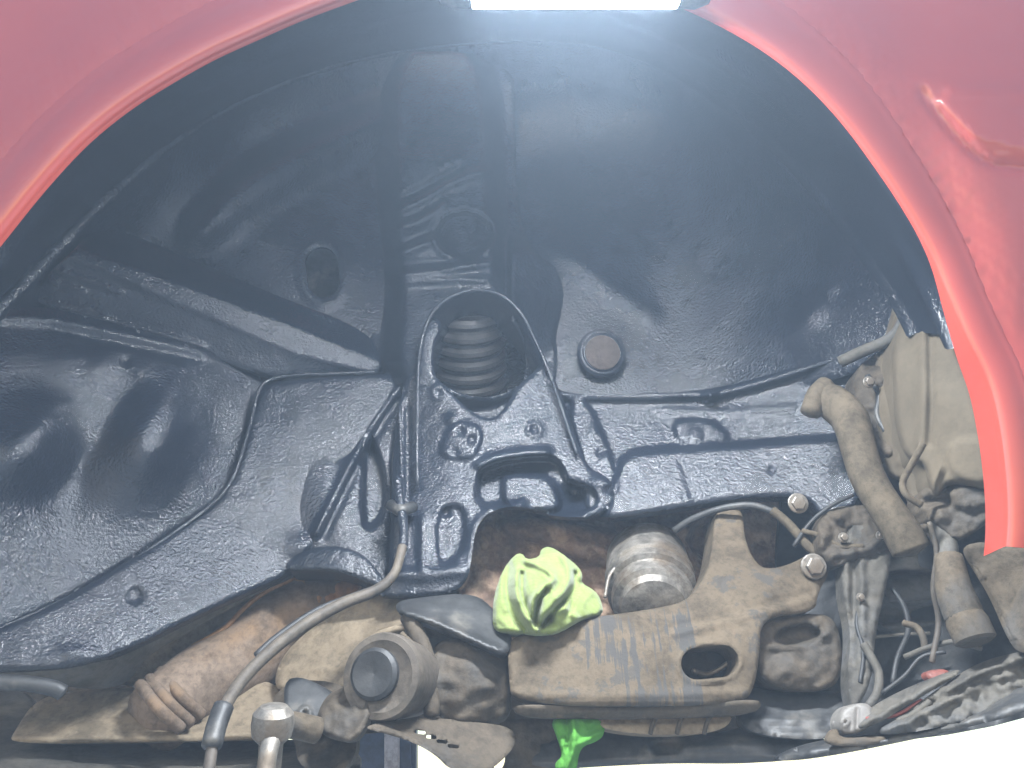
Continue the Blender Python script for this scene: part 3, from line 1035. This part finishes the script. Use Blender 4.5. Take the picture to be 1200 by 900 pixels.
relief('subframe_end', [(505, 752), (560, 740), (598, 745), (600, 800), (598, 842), (570, 850), (512, 848), (504, 800)],
       [(505, 752, 0.235), (512, 848, 0.225), (598, 745, 0.262), (598, 842, 0.25), (550, 795, 0.215)], M['dust_dark'], sub, step=4, thick=0.05, rnd=8, rdepth=0.012,
       feats=[lumps(30, 0.003, 111), ridge([(510, 770), (512, 840)], 5, -0.005), bump(575, 806, 14, 9, -0.005)])
relief('black_cover', [(461, 706), (490, 700), (556, 694), (580, 715), (602, 742), (596, 768), (575, 765), (540, 748), (500, 730), (468, 722)],
       [(461, 706, 0.24), (556, 694, 0.275), (600, 755, 0.225), (500, 730, 0.215), (540, 748, 0.21)], M['black'], sub, step=3.5, thick=0.03, rnd=6, rdepth=0.01, feats=[ridge([(465, 716), (500, 724), (590, 765)], 4, -0.005)])
relief('subframe_block', [(884, 722), (955, 718), (978, 724), (988, 760), (985, 800), (960, 812), (900, 806), (884, 780)],
       [(884, 722, 0.25), (985, 730, 0.25), (985, 805, 0.235), (884, 800, 0.235)], M['dust_dark'], sub, step=3.6, thick=0.06, rnd=6, rdepth=0.01,
       feats=[disc(935, 745, 26, 0.02, 8, 12, -0.1), ridge([(896, 756), (930, 760), (970, 742)], 4, -0.006), bump(930, 785, 32, 14, -0.012), lumps(20, 0.002, 121)])
relief('splash_tray', [(880, 802), (905, 812), (990, 808), (1010, 830), (1000, 862), (940, 868), (872, 858), (866, 830)],
       [(880, 802, 0.27), (1000, 808, 0.26), (1000, 862, 0.22), (870, 858, 0.24)], M['black'], sub, step=4, thick=0.02, feats=[ridge([(880, 842), (940, 846), (1000, 840)], 4, -0.004), lumps(24, 0.0015, 131)])

# pan with ribs under the subframe and the dark cross bar below
pan = relief('oil_pan', [(690, 838), (780, 836), (862, 834), (850, 856), (800, 862), (740, 860), (700, 852)], [(690, 838, 0.245), (862, 834, 0.245), (740, 862, 0.235), (850, 860, 0.235)], M['dust_light'], car, step=3.5, thick=0.05,
             feats=[ridge([(690, 846), (860, 843)], 2, 0.003)])
for k, x in enumerate((765, 796, 828)):
    tube('rib', [(x - 3, 860, 0.229), (x, 848, 0.233), (x + 5, 838, 0.238)], 2.6, M['dust_dark'], pan, 8, 3)
relief('cross_bar', [(700, 854), (745, 862), (850, 860), (870, 850), (940, 858), (975, 868), (962, 884), (920, 892), (880, 894), (800, 893), (700, 898), (600, 905), (590, 880), (640, 866)],
       [(700, 860, 0.30), (870, 850, 0.28), (970, 868, 0.25), (700, 898, 0.29), (930, 890, 0.24)], M['black'], car, step=4, thick=0.08, rnd=6, rdepth=0.012,
       feats=[bump(870, 872, 30, 12, -0.012), ridge([(760, 876), (860, 874)], 5, -0.006), pad([(762, 868), (800, 866), (800, 880), (762, 882)], 0.008, 5), bump(930, 876, 14, 9, -0.01)])
relief('lower_cover', [(596, 842), (690, 842), (700, 856), (700, 905), (560, 905), (520, 890), (500, 862), (520, 848)],
       [(596, 842, 0.30), (700, 850, 0.32), (560, 905, 0.28), (510, 860, 0.26)], M['dust_dark'], car, step=4, thick=0.02,
       feats=[pad([(562, 856), (598, 855), (598, 878), (562, 878)], -0.006, 4), disc(556, 862, 8, 0.012, 4), lumps(30, 0.002, 141)],
       holes=[ellipse(585, 893, 6, 12, 0.3), ellipse(540, 884, 9, 4)])

# control arm with its slots, bushing with a rubber core
arm = relief('control_arm', [(425, 853), (445, 846), (500, 840), (560, 846), (600, 852), (606, 870), (590, 890), (570, 905), (530, 905), (510, 884), (480, 868), (445, 858)],
             [(425, 853, 0.16), (500, 840, 0.21), (600, 852, 0.24), (530, 900, 0.17), (470, 864, 0.17)], M['dust_dark'], car, step=3, thick=0.008, rnd=3,
             holes=[pill(492 + k * 13, 858 + k * 5.5, 7, 2.2, 0.12) for k in range(4)], feats=[ridge([(430, 853), (470, 860), (520, 890)], 4, -0.005)])
bush = lathe('arm_bushing', P(446, 792, 0.17), (-0.28, -1, -0.05), [(-0.075, 0.035), (-0.03, 0.038), (-0.012, 0.0395), (-0.004, 0.0395), (0.0, 0.038), (0.001, 0.032), (-0.002, 0.025), (-0.002, 0.0)], M['brown_grey'], car, 36,
             'large round bushing with dark rubber core')
lathe('rubber_core', P(440, 790, 0.172), (-0.28, -1, -0.05), [(-0.01, 0.0235), (0.004, 0.0235), (0.007, 0.020), (0.006, 0.012), (0.003, 0.0)], M['rubber_black'], bush, 30)
tube('outer_ring', [(470, 742, 0.19), (492, 765, 0.19), (497, 795, 0.19), (486, 826, 0.188), (462, 842, 0.183)], 3, M['dust'], bush)
tube('bushing_bracket', [(478, 722, 0.235), (494, 755, 0.225), (504, 790, 0.22), (506, 838, 0.215)], 10, M['dust_dark'], car)
tube('bright_rim', [(425, 758, 0.235), (440, 746, 0.235), (460, 738, 0.235), (476, 735, 0.235)], 4, M['dust_light'], car)

# brake hose and cable
hose = tube('brake_hose', [(472, 640, 0.262, 5.5), (462, 672, 0.25, 5.5), (440, 692, 0.235, 6.5), (400, 708, 0.215, 7), (355, 734, 0.19, 7.5), (315, 765, 0.168, 7.5), (283, 798, 0.148, 7.5), (262, 832, 0.126, 7.5),
                           (250, 870, 0.108, 7), (243, 915, 0.095, 7)], 7, M['brown_grey'], car, 12, 8)
tube('coated_line', [(466, 560, 0.305), (469, 590, 0.292), (473, 618, 0.278), (472, 645, 0.262)], 5.5, M['coat_rough'], hose)
tube('hose_sleeve', [(262, 828, 0.122), (254, 850, 0.113), (248, 874, 0.104)], 12, M['black'], hose, 14, 5, 'dark grey sleeve clamped on the hose')
tube('hose_clip', [(458, 592, 0.305), (470, 598, 0.288), (484, 594, 0.305)], 7, M['black'], hose)
tube('dark_edge', [(455, 684, 0.252), (415, 698, 0.236), (370, 716, 0.214), (325, 746, 0.19), (300, 768, 0.176)], 4, M['rubber_black'], hose)  # black strip along the hose's upper edge

# exhaust pipe with collar, heat shield strip, beams and tunnel cover
pipe = tube('exhaust_pipe', [(182, 842, 0.30, 42), (228, 808, 0.34, 46), (278, 776, 0.375, 46), (330, 736, 0.41, 46), (384, 700, 0.44, 46), (440, 660, 0.48, 44)], 44, M['rust_pipe'], car, 22, 6, 'dusty exhaust pipe tinted orange at its upper end')
for k, (x, y, yy, r) in enumerate(((186, 826, 0.285, 30), (197, 819, 0.30, 34), (210, 810, 0.315, 34))):
    W = PA([x - 22, x, x + 26], [y - 24, y + 4, y + 28], [yy, yy - 0.035, yy - 0.01])
    c = catmull(W, 8)
    V, F = tube_geo(c, 0.0062, 10)
    mesh_obj('collar_fold', V, F, M['rust_pipe'], pipe)
relief('orange_flange', [(340, 672), (370, 668), (405, 672), (430, 684), (400, 705), (365, 716), (346, 700)], [(340, 672, 0.39), (430, 684, 0.40), (365, 716, 0.38)], M['orange'], pipe, step=3.5, thick=0.01,
       feats=[ridge([(350, 676), (375, 700)], 4, -0.005), lumps(12, 0.003, 151)])
tube('crimped_edge', [(225, 758, 0.335), (262, 737, 0.345), (287, 712, 0.355), (312, 693, 0.365), (345, 677, 0.375)], 3.0, M['orange'], pipe)
relief('heat_shield', [(130, 800), (160, 768), (230, 724), (300, 690), (350, 668), (352, 690), (300, 716), (262, 740), (240, 764), (180, 792), (165, 806)],
       [(130, 800, 0.36), (230, 724, 0.41), (350, 668, 0.44), (180, 792, 0.39)], M['dust_light'], car, step=4, thick=0.004, feats=[ridge([(140, 800), (170, 800)], 4, -0.006), lumps(30, 0.002, 161)])
relief('floor_beam', [(44, 816), (110, 806), (170, 806), (240, 812), (330, 790), (334, 866), (240, 868), (160, 870), (10, 872), (16, 858)],
       [(44, 816, 0.33), (330, 790, 0.37), (10, 872, 0.27), (334, 866, 0.30), (200, 840, 0.31)], M['dust_light'], car, step=4, thick=0.03, rnd=4, rdepth=0.006,
       feats=[bump(110, 850, 30, 14, -0.003), ridge([(15, 866), (160, 864), (330, 860)], 4, -0.004), lumps(50, 0.0025, 171)])
relief('floor_pan', [(-60, 795), (50, 812), (20, 868), (240, 868), (420, 866), (424, 920), (-60, 920)],
       [(-60, 795, 0.42), (240, 868, 0.40), (420, 866, 0.42), (-60, 920, 0.20), (420, 920, 0.20)], M['greydust'], car, step=6, thick=0.01, feats=[ridge([(80, 880), (82, 915)], 5, -0.004), lumps(60, 0.003, 181)])
relief('tunnel_cover', [(320, 800), (332, 764), (380, 724), (452, 686), (478, 700), (482, 736), (452, 746), (426, 764), (412, 790), (404, 812), (330, 812)],
       [(320, 800, 0.33), (380, 724, 0.35), (470, 690, 0.34), (480, 736, 0.31), (405, 806, 0.29)], M['dust_light'], car, step=3.6, thick=0.03, rnd=6, rdepth=0.008,
       feats=[ridge([(340, 760), (390, 728), (468, 716)], 3, 0.003), ridge([(332, 786), (412, 784)], 3, -0.003), lumps(46, 0.002, 191)])
relief('dusty_plate', [(330, 795), (410, 800), (420, 840), (415, 905), (350, 905), (345, 860), (310, 850)], [(330, 795, 0.30), (415, 800, 0.27), (350, 900, 0.20), (415, 900, 0.20)], M['dust_dark'], car, step=4, thick=0.02, feats=[lumps(30, 0.003, 201)])
relief('mount_bracket', [(332, 798), (352, 792), (382, 806), (394, 818), (380, 840), (372, 852), (345, 856), (334, 836)],
       [(332, 798, 0.225), (394, 818, 0.22), (345, 856, 0.19)], M['black'], car, step=3, thick=0.02, feats=[disc(358, 836, 8, -0.006, 4), disc(358, 836, 4, 0.008, 3)])
relief('link_arm', [(380, 815), (410, 800), (440, 815), (432, 845), (415, 872), (385, 866), (368, 850)], [(380, 815, 0.20), (440, 815, 0.18), (385, 866, 0.16)], M['dust_dark'], car, step=3.5, thick=0.02, rnd=6, rdepth=0.01, feats=[lumps(20, 0.003, 211)])
bj = lathe('ball_joint', P(320, 842, 0.10), (0.05, -0.35, 0.9), [(-0.055, 0.009), (-0.02, 0.010), (-0.014, 0.016), (-0.004, 0.0175), (0.004, 0.0165), (0.010, 0.011), (0.012, 0.0)], M['steel'], car, 26, 'shiny round joint head at the bottom edge')
tube('joint_stud', [(318, 868, 0.095), (314, 885, 0.09), (310, 912, 0.085)], 11, M['steel'], bj)
tube('joint_boot', [(316, 845, 0.13), (345, 850, 0.15), (372, 856, 0.165)], 15, M['dust'], bj)

# ------------------------------------------------------------------ right-hand side: hose, tank, ducts
rh = tube('rubber_hose', [(958, 462, 0.225, 15), (976, 472, 0.205, 21), (996, 492, 0.195, 21), (1006, 525, 0.19, 20), (1018, 562, 0.185, 20), (1040, 598, 0.18, 20), (1058, 626, 0.178, 22), (1068, 645, 0.178, 22)], 20, M['rubber'], car, 18, 8,
          'thick beige rubber hose bent downwards')
tube('hose_cuff', [(950, 484, 0.205), (957, 464, 0.205), (968, 452, 0.21)], 12, M['rubber'], rh)
tank = relief('washer_tank', [(1072, 316), (1090, 316), (1098, 340), (1112, 372), (1130, 420), (1146, 470), (1156, 520), (1166, 575), (1150, 575), (1112, 564), (1098, 586), (1086, 566), (1084, 545), (1062, 540), (1048, 500), (1046, 440), (1044, 402), (1060, 366)],
              [(1072, 316, 0.13), (1044, 402, 0.16), (1048, 500, 0.16), (1090, 580, 0.13), (1166, 575, 0.085), (1130, 420, 0.085), (1095, 450, 0.10)], M['tan'], car, step=3.6, thick=0.05, rnd=8, rdepth=0.014,
              feats=[ridge([(1090, 380), (1092, 470), (1090, 520)], 4, 0.005), ridge([(1082, 380), (1082, 470), (1078, 520)], 6, -0.004), pad([(1110, 516), (1160, 512), (1166, 570), (1112, 560)], -0.005, 8), lumps(90, 0.0012, 221)])
relief('tank_bracket', [(1000, 430), (1050, 400), (1062, 420), (1058, 520), (1040, 545), (1012, 500), (1000, 470)],
       [(1000, 430, 0.22), (1055, 410, 0.19), (1040, 540, 0.20)], M['dust_dark'], car, step=3.6, thick=0.03, rnd=5, rdepth=0.006,
       feats=[bump(1032, 446, 10, 10, -0.012), ridge([(1010, 478), (1045, 472), (1056, 466)], 4, -0.006), bump(1042, 530, 12, 18, -0.012), disc(1020, 425, 8, 0.012, 4), lumps(16, 0.002, 231)])
tube('tank_strap', [(985, 424, 0.23), (1010, 412, 0.21), (1045, 396, 0.18), (1062, 372, 0.16)], 7, M['greydust'], car)
tube('wire_loop', [(1082, 520, 0.10), (1068, 545, 0.11), (1058, 565, 0.12), (1062, 580, 0.12), (1080, 592, 0.12)], 4, M['rubber'], car)
relief('filler_bracket', [(1076, 572), (1112, 566), (1164, 570), (1168, 600), (1150, 620), (1120, 636), (1098, 618), (1080, 604)],
       [(1076, 572, 0.15), (1164, 570, 0.10), (1120, 636, 0.13)], M['dust_dark'], car, step=3.4, thick=0.03, rnd=5, rdepth=0.006,
       feats=[ridge([(1085, 586), (1110, 586)], 4, 0.01), pad([(1112, 566), (1166, 570), (1160, 596), (1114, 596)], -0.008, 6), bump(1102, 604, 9, 9, -0.01), lumps(18, 0.002, 241)])
relief('inner_guard', [(1128, 640), (1150, 634), (1180, 640), (1230, 640), (1230, 760), (1200, 766), (1186, 750), (1165, 700), (1145, 668)],
       [(1128, 640, 0.12), (1230, 640, 0.06), (1230, 760, 0.06), (1165, 700, 0.12)], M['dust'], car, step=4, thick=0.006, feats=[ridge([(1150, 670), (1172, 710), (1190, 752)], 5, -0.004), lumps(50, 0.002, 251)])
duct = tube('washer_pump', [(1112, 652, 0.13, 15), (1118, 690, 0.125, 20), (1126, 712, 0.122, 22), (1131, 726, 0.12, 22)], 20, M['dust'], car, 16, 5)
lathe('pump_cap', P(1130, 722, 0.12), (0.12, -0.2, -1), [(0, 0.0165), (0.006, 0.018), (0.022, 0.0175), (0.024, 0.014), (0.024, 0)], M['dust'], duct, 24)
tube('pump_hose', [(1108, 660, 0.135), (1112, 640, 0.14), (1100, 612, 0.15)], 10, M['greydust'], duct)
rad = relief('radiator_support', [(1008, 640), (1100, 640), (1122, 690), (1125, 745), (1040, 745), (1004, 700)], [(1008, 640, 0.36), (1120, 640, 0.33), (1040, 745, 0.32), (1125, 745, 0.30)], M['greydust'], car, step=4, thick=0.02,
             feats=[pad([(1026, 672), (1112, 668), (1118, 706), (1030, 714)], -0.03, 14), ridge([(1020, 735), (1110, 728)], 5, -0.01)])
relief('dark_backing', [(930, 420), (1180, 400), (1330, 400), (1330, 780), (1200, 850), (960, 880), (900, 760)], [(930, 420, 0.46), (930, 580, 0.44), (1180, 400, 0.36), (1180, 560, 0.30), (1330, 700, 0.22), (1200, 850, 0.22), (960, 880, 0.34)], M['black'], car, step=9, thick=0.01, feats=[lumps(70, 0.006, 261)])  # black sheet added as the darkness behind the right-hand parts
# bracket with wires left of the radiator
relief('support_bracket', [(990, 618), (1010, 608), (1040, 612), (1046, 650), (1038, 690), (1026, 740), (1022, 800), (1000, 838), (992, 800), (998, 740), (985, 690)],
       [(990, 618, 0.25), (1045, 640, 0.24), (1000, 838, 0.20), (1020, 760, 0.22)], M['greydust'], car, step=3.4, thick=0.02, rnd=5, rdepth=0.006, feats=[ridge([(1010, 660), (1012, 740)], 4, -0.006), ridge([(1000, 660), (1000, 780)], 4, 0.008), lumps(22, 0.002, 271)])
relief('bracket_head', [(960, 600), (1000, 590), (1040, 596), (1052, 620), (1040, 648), (1000, 656), (975, 668), (955, 640)],
       [(960, 600, 0.26), (1050, 610, 0.24), (975, 665, 0.24)], M['dust_dark'], car, step=3, thick=0.02, rnd=4, rdepth=0.005,
       feats=[ridge([(975, 650), (1010, 646), (1044, 626)], 5, -0.008), bump(982, 606, 8, 6, -0.012), bump(1000, 625, 10, 8, 0.01), bump(965, 630, 8, 14, -0.012), lumps(14, 0.003, 281)])
tube('wire', [(1012, 755, 0.21), (1022, 772, 0.205), (1030, 790, 0.20), (1028, 812, 0.195), (1018, 828, 0.19)], 5, M['greydust'], car)
tube('wire', [(1058, 730, 0.20), (1074, 735, 0.195), (1082, 748, 0.19), (1084, 762, 0.19)], 4, M['dust'], car)
tube('wire', [(1010, 748, 0.27), (1050, 744, 0.26), (1090, 742, 0.25)], 2, M['greydust'], car)
tube('hose_line', [(790, 622, 0.33), (812, 608, 0.315), (845, 596, 0.30), (880, 592, 0.29), (908, 600, 0.285)], 4, M['black'], car)
tube('hose_line', [(905, 598, 0.285), (925, 615, 0.28), (945, 638, 0.27), (958, 650, 0.265)], 5.5, M['rubber'], car)
relief('lamp_connector', [(985, 832), (1000, 824), (1020, 824), (1026, 842), (1012, 858), (988, 862), (980, 850)], [(985, 832, 0.17), (1026, 842, 0.16), (988, 862, 0.165)], M['white'], car, step=2.6, thick=0.02, rnd=4, rdepth=0.006,
       feats=[disc(990, 846, 5, -0.005, 3), disc(990, 846, 2.5, 0.005, 2), ridge([(1005, 830), (1004, 856)], 2, 0.003)])
relief('connector_foot', [(972, 856), (982, 853), (984, 866), (1030, 862), (1048, 866), (1020, 874), (966, 874)], [(972, 856, 0.165), (1048, 866, 0.15), (966, 874, 0.16)], M['dust'], car, step=3, thick=0.006)
tube('red_wire', [(1015, 842, 0.16), (1050, 838, 0.155), (1080, 820, 0.15)], 2, mat('faded_red_wire', (0.25, 0.06, 0.05), rough=0.6), car)

for pts, r, m_ in (([(1046, 690, 0.25), (1060, 712, 0.235), (1064, 740, 0.22), (1052, 770, 0.21), (1046, 800, 0.205)], 3.0, 'rubber_black'),
                   ([(1090, 612, 0.15), (1098, 648, 0.15), (1094, 690, 0.16), (1100, 730, 0.17), (1092, 776, 0.17)], 3.6, 'brown_grey'),
                   ([(1010, 700, 0.24), (1004, 730, 0.23), (1012, 764, 0.22), (1008, 800, 0.21)], 2.6, 'rubber_black'),
                   ([(1060, 770, 0.20), (1090, 758, 0.18), (1120, 752, 0.165), (1150, 760, 0.15)], 3.2, 'greydust'),
                   ([(1034, 812, 0.19), (1060, 792, 0.18), (1080, 770, 0.175), (1108, 764, 0.165)], 2.4, 'rubber_black'),
                   ([(1016, 440, 0.205), (1030, 462, 0.20), (1028, 486, 0.20), (1038, 506, 0.195)], 3.4, 'black'),
                   ([(940, 622, 0.265), (962, 628, 0.255), (985, 640, 0.245), (1012, 640, 0.235)], 3.2, 'rubber'),
                   ([(930, 640, 0.27), (950, 612, 0.262), (975, 592, 0.255), (1000, 580, 0.25)], 2.4, 'rubber_black')):
    tube('wire', pts, r, M[m_], car, 8)
for (x, y, yy, r) in ((1018, 448, 0.19, 7), (988, 630, 0.238, 6), (1032, 628, 0.232, 6), (1104, 604, 0.135, 6), (1008, 700, 0.226, 5)):
    hexhead('bolt', x, y, yy, r, M['steel'], car, 0.005)
tube('radiator_bar', [(1040, 690, 0.30), (1080, 688, 0.29), (1118, 690, 0.28)], 15, M['greydust'], rad)
tube('clip', [(1052, 846, 0.15), (1072, 836, 0.145), (1090, 822, 0.14)], 4, M['greydust'], car)

# bumper: torn splash shield and the dark lower skin along the bottom right edge
bump_ = relief('bumper', [(940, 872), (1000, 862), (1080, 856), (1140, 838), (1200, 800), (1300, 770), (1300, 800), (1200, 836), (1120, 856), (1040, 873), (985, 884), (930, 892), (905, 890)],
               [(940, 872, 0.20), (1080, 856, 0.14), (1200, 800, 0.10), (1300, 770, 0.08), (930, 892, 0.19), (1200, 836, 0.07), (1300, 800, 0.05)], M['black'], car, step=4, thick=0.012, rnd=5, rdepth=0.006,
               label='dark lower bumper skin along the bottom right', feats=[ridge([(950, 880), (1080, 862), (1200, 822)], 4, -0.004), lumps(40, 0.002, 291)])
relief('splash_shield', [(1020, 862), (1060, 836), (1100, 808), (1140, 780), (1180, 766), (1260, 752), (1260, 790), (1200, 812), (1150, 838), (1080, 858)],
       [(1020, 862, 0.16), (1140, 780, 0.13), (1260, 752, 0.09), (1260, 790, 0.08), (1080, 858, 0.13)], M['greydust'], bump_, step=3.2, thick=0.004, rnd=2,
       feats=[ridge([(1040, 856), (1100, 825), (1160, 796), (1260, 776)], 5, -0.014), ridge([(1060, 842), (1130, 806), (1200, 790), (1260, 768)], 5, 0.012), ridge([(1110, 810), (1150, 786), (1210, 768)], 5, -0.012),
              lumps(30, 0.005, 301), lumps(14, 0.002, 302)], label='crumpled grey torn splash shield')
relief('torn_strip', [(1010, 836), (1050, 812), (1098, 792), (1128, 782), (1120, 794), (1070, 822), (1030, 848), (1004, 856)], [(1010, 836, 0.17), (1128, 782, 0.14), (1004, 856, 0.16)], M['greydust'], bump_, step=3, thick=0.004, feats=[ridge([(1010, 850), (1060, 820), (1120, 790)], 4, -0.008), lumps(18, 0.004, 311)])
relief('red_reflector', [(1082, 786), (1112, 783), (1114, 796), (1090, 800)], [(1082, 786, 0.165), (1112, 783, 0.16), (1090, 800, 0.16)], mat('faded_red_plastic', (0.20, 0.06, 0.045), rough=0.6), bump_, step=3, thick=0.01)

# ------------------------------------------------------------------ cloths
rag = relief('cloth',
             [(577, 734), (578, 700), (589, 668), (603, 650), (612, 648), (617, 656), (632, 653), (634, 643), (644, 640), (658, 648), (678, 664), (683, 674), (681, 683), (697, 692), (704, 702), (708, 720), (687, 724), (674, 730),
              (658, 740), (643, 744), (615, 742), (598, 741), (584, 741)],
             [(577, 734, 0.225), (600, 650, 0.27), (644, 640, 0.27), (708, 720, 0.235), (640, 742, 0.21), (640, 690, 0.195), (610, 700, 0.215), (680, 690, 0.235)],
             M['green'], None, step=2.2, thick=0.03, rnd=5, rdepth=0.012, smooth=1,
             feats=[ridge([(596, 662), (592, 690), (602, 722), (614, 738)], 4, 0.014), ridge([(606, 668), (604, 695), (616, 722), (628, 738)], 4, -0.010), ridge([(612, 672), (612, 700), (624, 728)], 3, 0.012),
                    ridge([(617, 657), (636, 664), (652, 676), (636, 690), (624, 702), (622, 726)], 4, -0.013), ridge([(640, 690), (630, 706), (628, 732)], 3, 0.016),
                    ridge([(659, 650), (668, 672), (664, 690), (648, 704), (636, 722)], 5, -0.012), ridge([(674, 672), (674, 688), (660, 706), (645, 720), (636, 734)], 3.5, 0.016),
                    ridge([(681, 684), (672, 700), (668, 716)], 4, 0.010), ridge([(650, 716), (662, 712), (676, 724)], 4, -0.008), bump(644, 726, 7, 7, 0.016), creases(40, 0.0065, 321), creases(20, 0.0016, 322)])
rag['label'] = 'bright lime green cloth bunched up on the subframe beside the round metal joint'
rag['category'] = 'cloth'
rag2 = relief('cloth',
              [(643, 838), (700, 838), (709, 848), (708, 862), (698, 870), (684, 874), (678, 884), (676, 905), (652, 905), (650, 894), (660, 886), (654, 866)],
              [(643, 838, 0.245), (709, 850, 0.245), (664, 900, 0.225), (680, 860, 0.225)], M['green_dark'], None, step=2.4, thick=0.01, rnd=3, rdepth=0.006,
              feats=[ridge([(672, 846), (674, 870), (664, 900)], 4, -0.008), ridge([(664, 844), (666, 880)], 3, 0.006), ridge([(706, 856), (690, 866), (678, 872)], 3, -0.006), creases(26, 0.006, 331)])
rag2['label'] = 'darker green cloth end hanging down below the subframe at the bottom of the picture'
rag2['category'] = 'cloth'

relief('underbody', [(-80, 740), (500, 660), (960, 740), (1010, 866), (880, 862), (600, 858), (505, 846), (486, 856), (330, 866), (-80, 880)],
       [(-80, 740, 0.60), (500, 660, 0.62), (960, 740, 0.56), (600, 846, 0.50), (-80, 880, 0.48)], M['dust_dark'], car, step=8, thick=0.01, feats=[lumps(60, 0.006, 401)])

# ------------------------------------------------------------------ far side: dark blue panel with a pale strip
far = thing('blue_panel', 'dark blue panel with a pale vertical strip, seen under the car beyond it', 'panel', (-0.35, 1.4, 0.0))
box_px('board', 396, 838, 487, 1650, 1.4, 1.46, M['blue'], far, 0.01)
box_px('strip', 450, 838, 468, 1648, 1.388, 1.398, M['pale'], far, 0.004)

# ------------------------------------------------------------------ the lit work lamp at the top of the arch
def build_lamp():
    pl, pr = P(548, -21, -0.135), P(800, -21, -0.135)
    ax = (pr - pl).normalized()
    ln = (pr - pl).length
    t = thing('work_lamp', 'lit white tube work lamp hung under the top of the wheel arch', 'lamp', (pl + pr) / 2)
    R = 0.020
    ms = []
    for st in (LAMP_FRONT, LAMP_STRENGTH):
        m = bpy.data.materials.new('lit_lamp_lens')
        m.use_nodes = True
        nt = m.node_tree
        e = nt.nodes.new('ShaderNodeEmission')
        e.inputs[0].default_value = (0.90, 0.95, 1.0, 1)
        e.inputs[1].default_value = st
        nt.links.new(e.outputs[0], nt.nodes['Material Output'].inputs[0])
        ms.append(m)
    # half-round lens that looks out and down, and the opaque housing behind it
    fwd = Vector((0, -0.80, -0.60)).normalized()
    side = ax.cross(fwd).normalized()

    def shell(r, a0, a1, n, nx):
        V, F = [], []
        for i in range(nx + 1):
            for j in range(n + 1):
                a_ = math.radians(a0 + (a1 - a0) * j / n)
                V.append(tuple(pl + ax * (ln * i / nx) + fwd * (r * math.cos(a_)) + side * (r * math.sin(a_))))
        for i in range(nx):
            for j in range(n):
                k = i * (n + 1) + j
                F.append((k, k + 1, k + n + 2, k + n + 1))
        return V, F
    V, F = shell(R, -95, -10, 12, 4)
    mesh_obj('lamp_lens', V, F, ms[0], t)
    V, F = shell(R, -10, 106, 14, 4)
    mesh_obj('lower_lens', V, F, ms[1], t)
    V, F = shell(R + 0.0015, 102, 268, 18, 4)
    mesh_obj('lamp_housing', V, F, M['black'], t)
    for p, s in ((pl, -1), (pr, 1)):
        lathe('end_cap', p, ax * s, [(-0.004, R + 0.0015), (0.012, R + 0.0025), (0.024, R - 0.002), (0.028, 0.008), (0.03, 0)], M['black'], t, 24)
    for k in (0.2, 0.8):
        q = pl + (pr - pl) * k
        W = catmull([tuple(q + Vector((0, 0.0, R + 0.001))), tuple(q + Vector((0, 0.004, R + 0.02))), tuple(q + Vector((0, -0.004, R + 0.035)))], 5)
        V, F = tube_geo(W, 0.003, 8)
        mesh_obj('hook', V, F, M['steel'], t)


build_lamp()

# ------------------------------------------------------------------ haze
if GLARE_HAZE_DENSITY > 0:  # volume added to imitate lens glare: its bluish veil and lamp glow
    V = [(x, y, z) for z in (-1.0, 2.5) for x, y in ((-8, -8), (8, -8), (8, 8), (-8, 8))]
    F = [(0, 3, 2, 1), (4, 5, 6, 7), (0, 1, 5, 4), (1, 2, 6, 5), (2, 3, 7, 6), (3, 0, 4, 7)]
    hm = bpy.data.materials.new('glare_haze_volume')
    hm.use_nodes = True
    nt = hm.node_tree
    nt.nodes.clear()
    out = nt.nodes.new('ShaderNodeOutputMaterial')
    pv = nt.nodes.new('ShaderNodeVolumePrincipled')
    pv.inputs['Color'].default_value = (0.62, 0.79, 1.0, 1)
    pv.inputs['Density'].default_value = GLARE_HAZE_DENSITY
    pv.inputs['Anisotropy'].default_value = 0.0
    nt.links.new(pv.outputs[0], out.inputs['Volume'])
    hz = mesh_obj('glare_haze', V, F, hm, smooth=False)
    hz['kind'] = 'stuff'
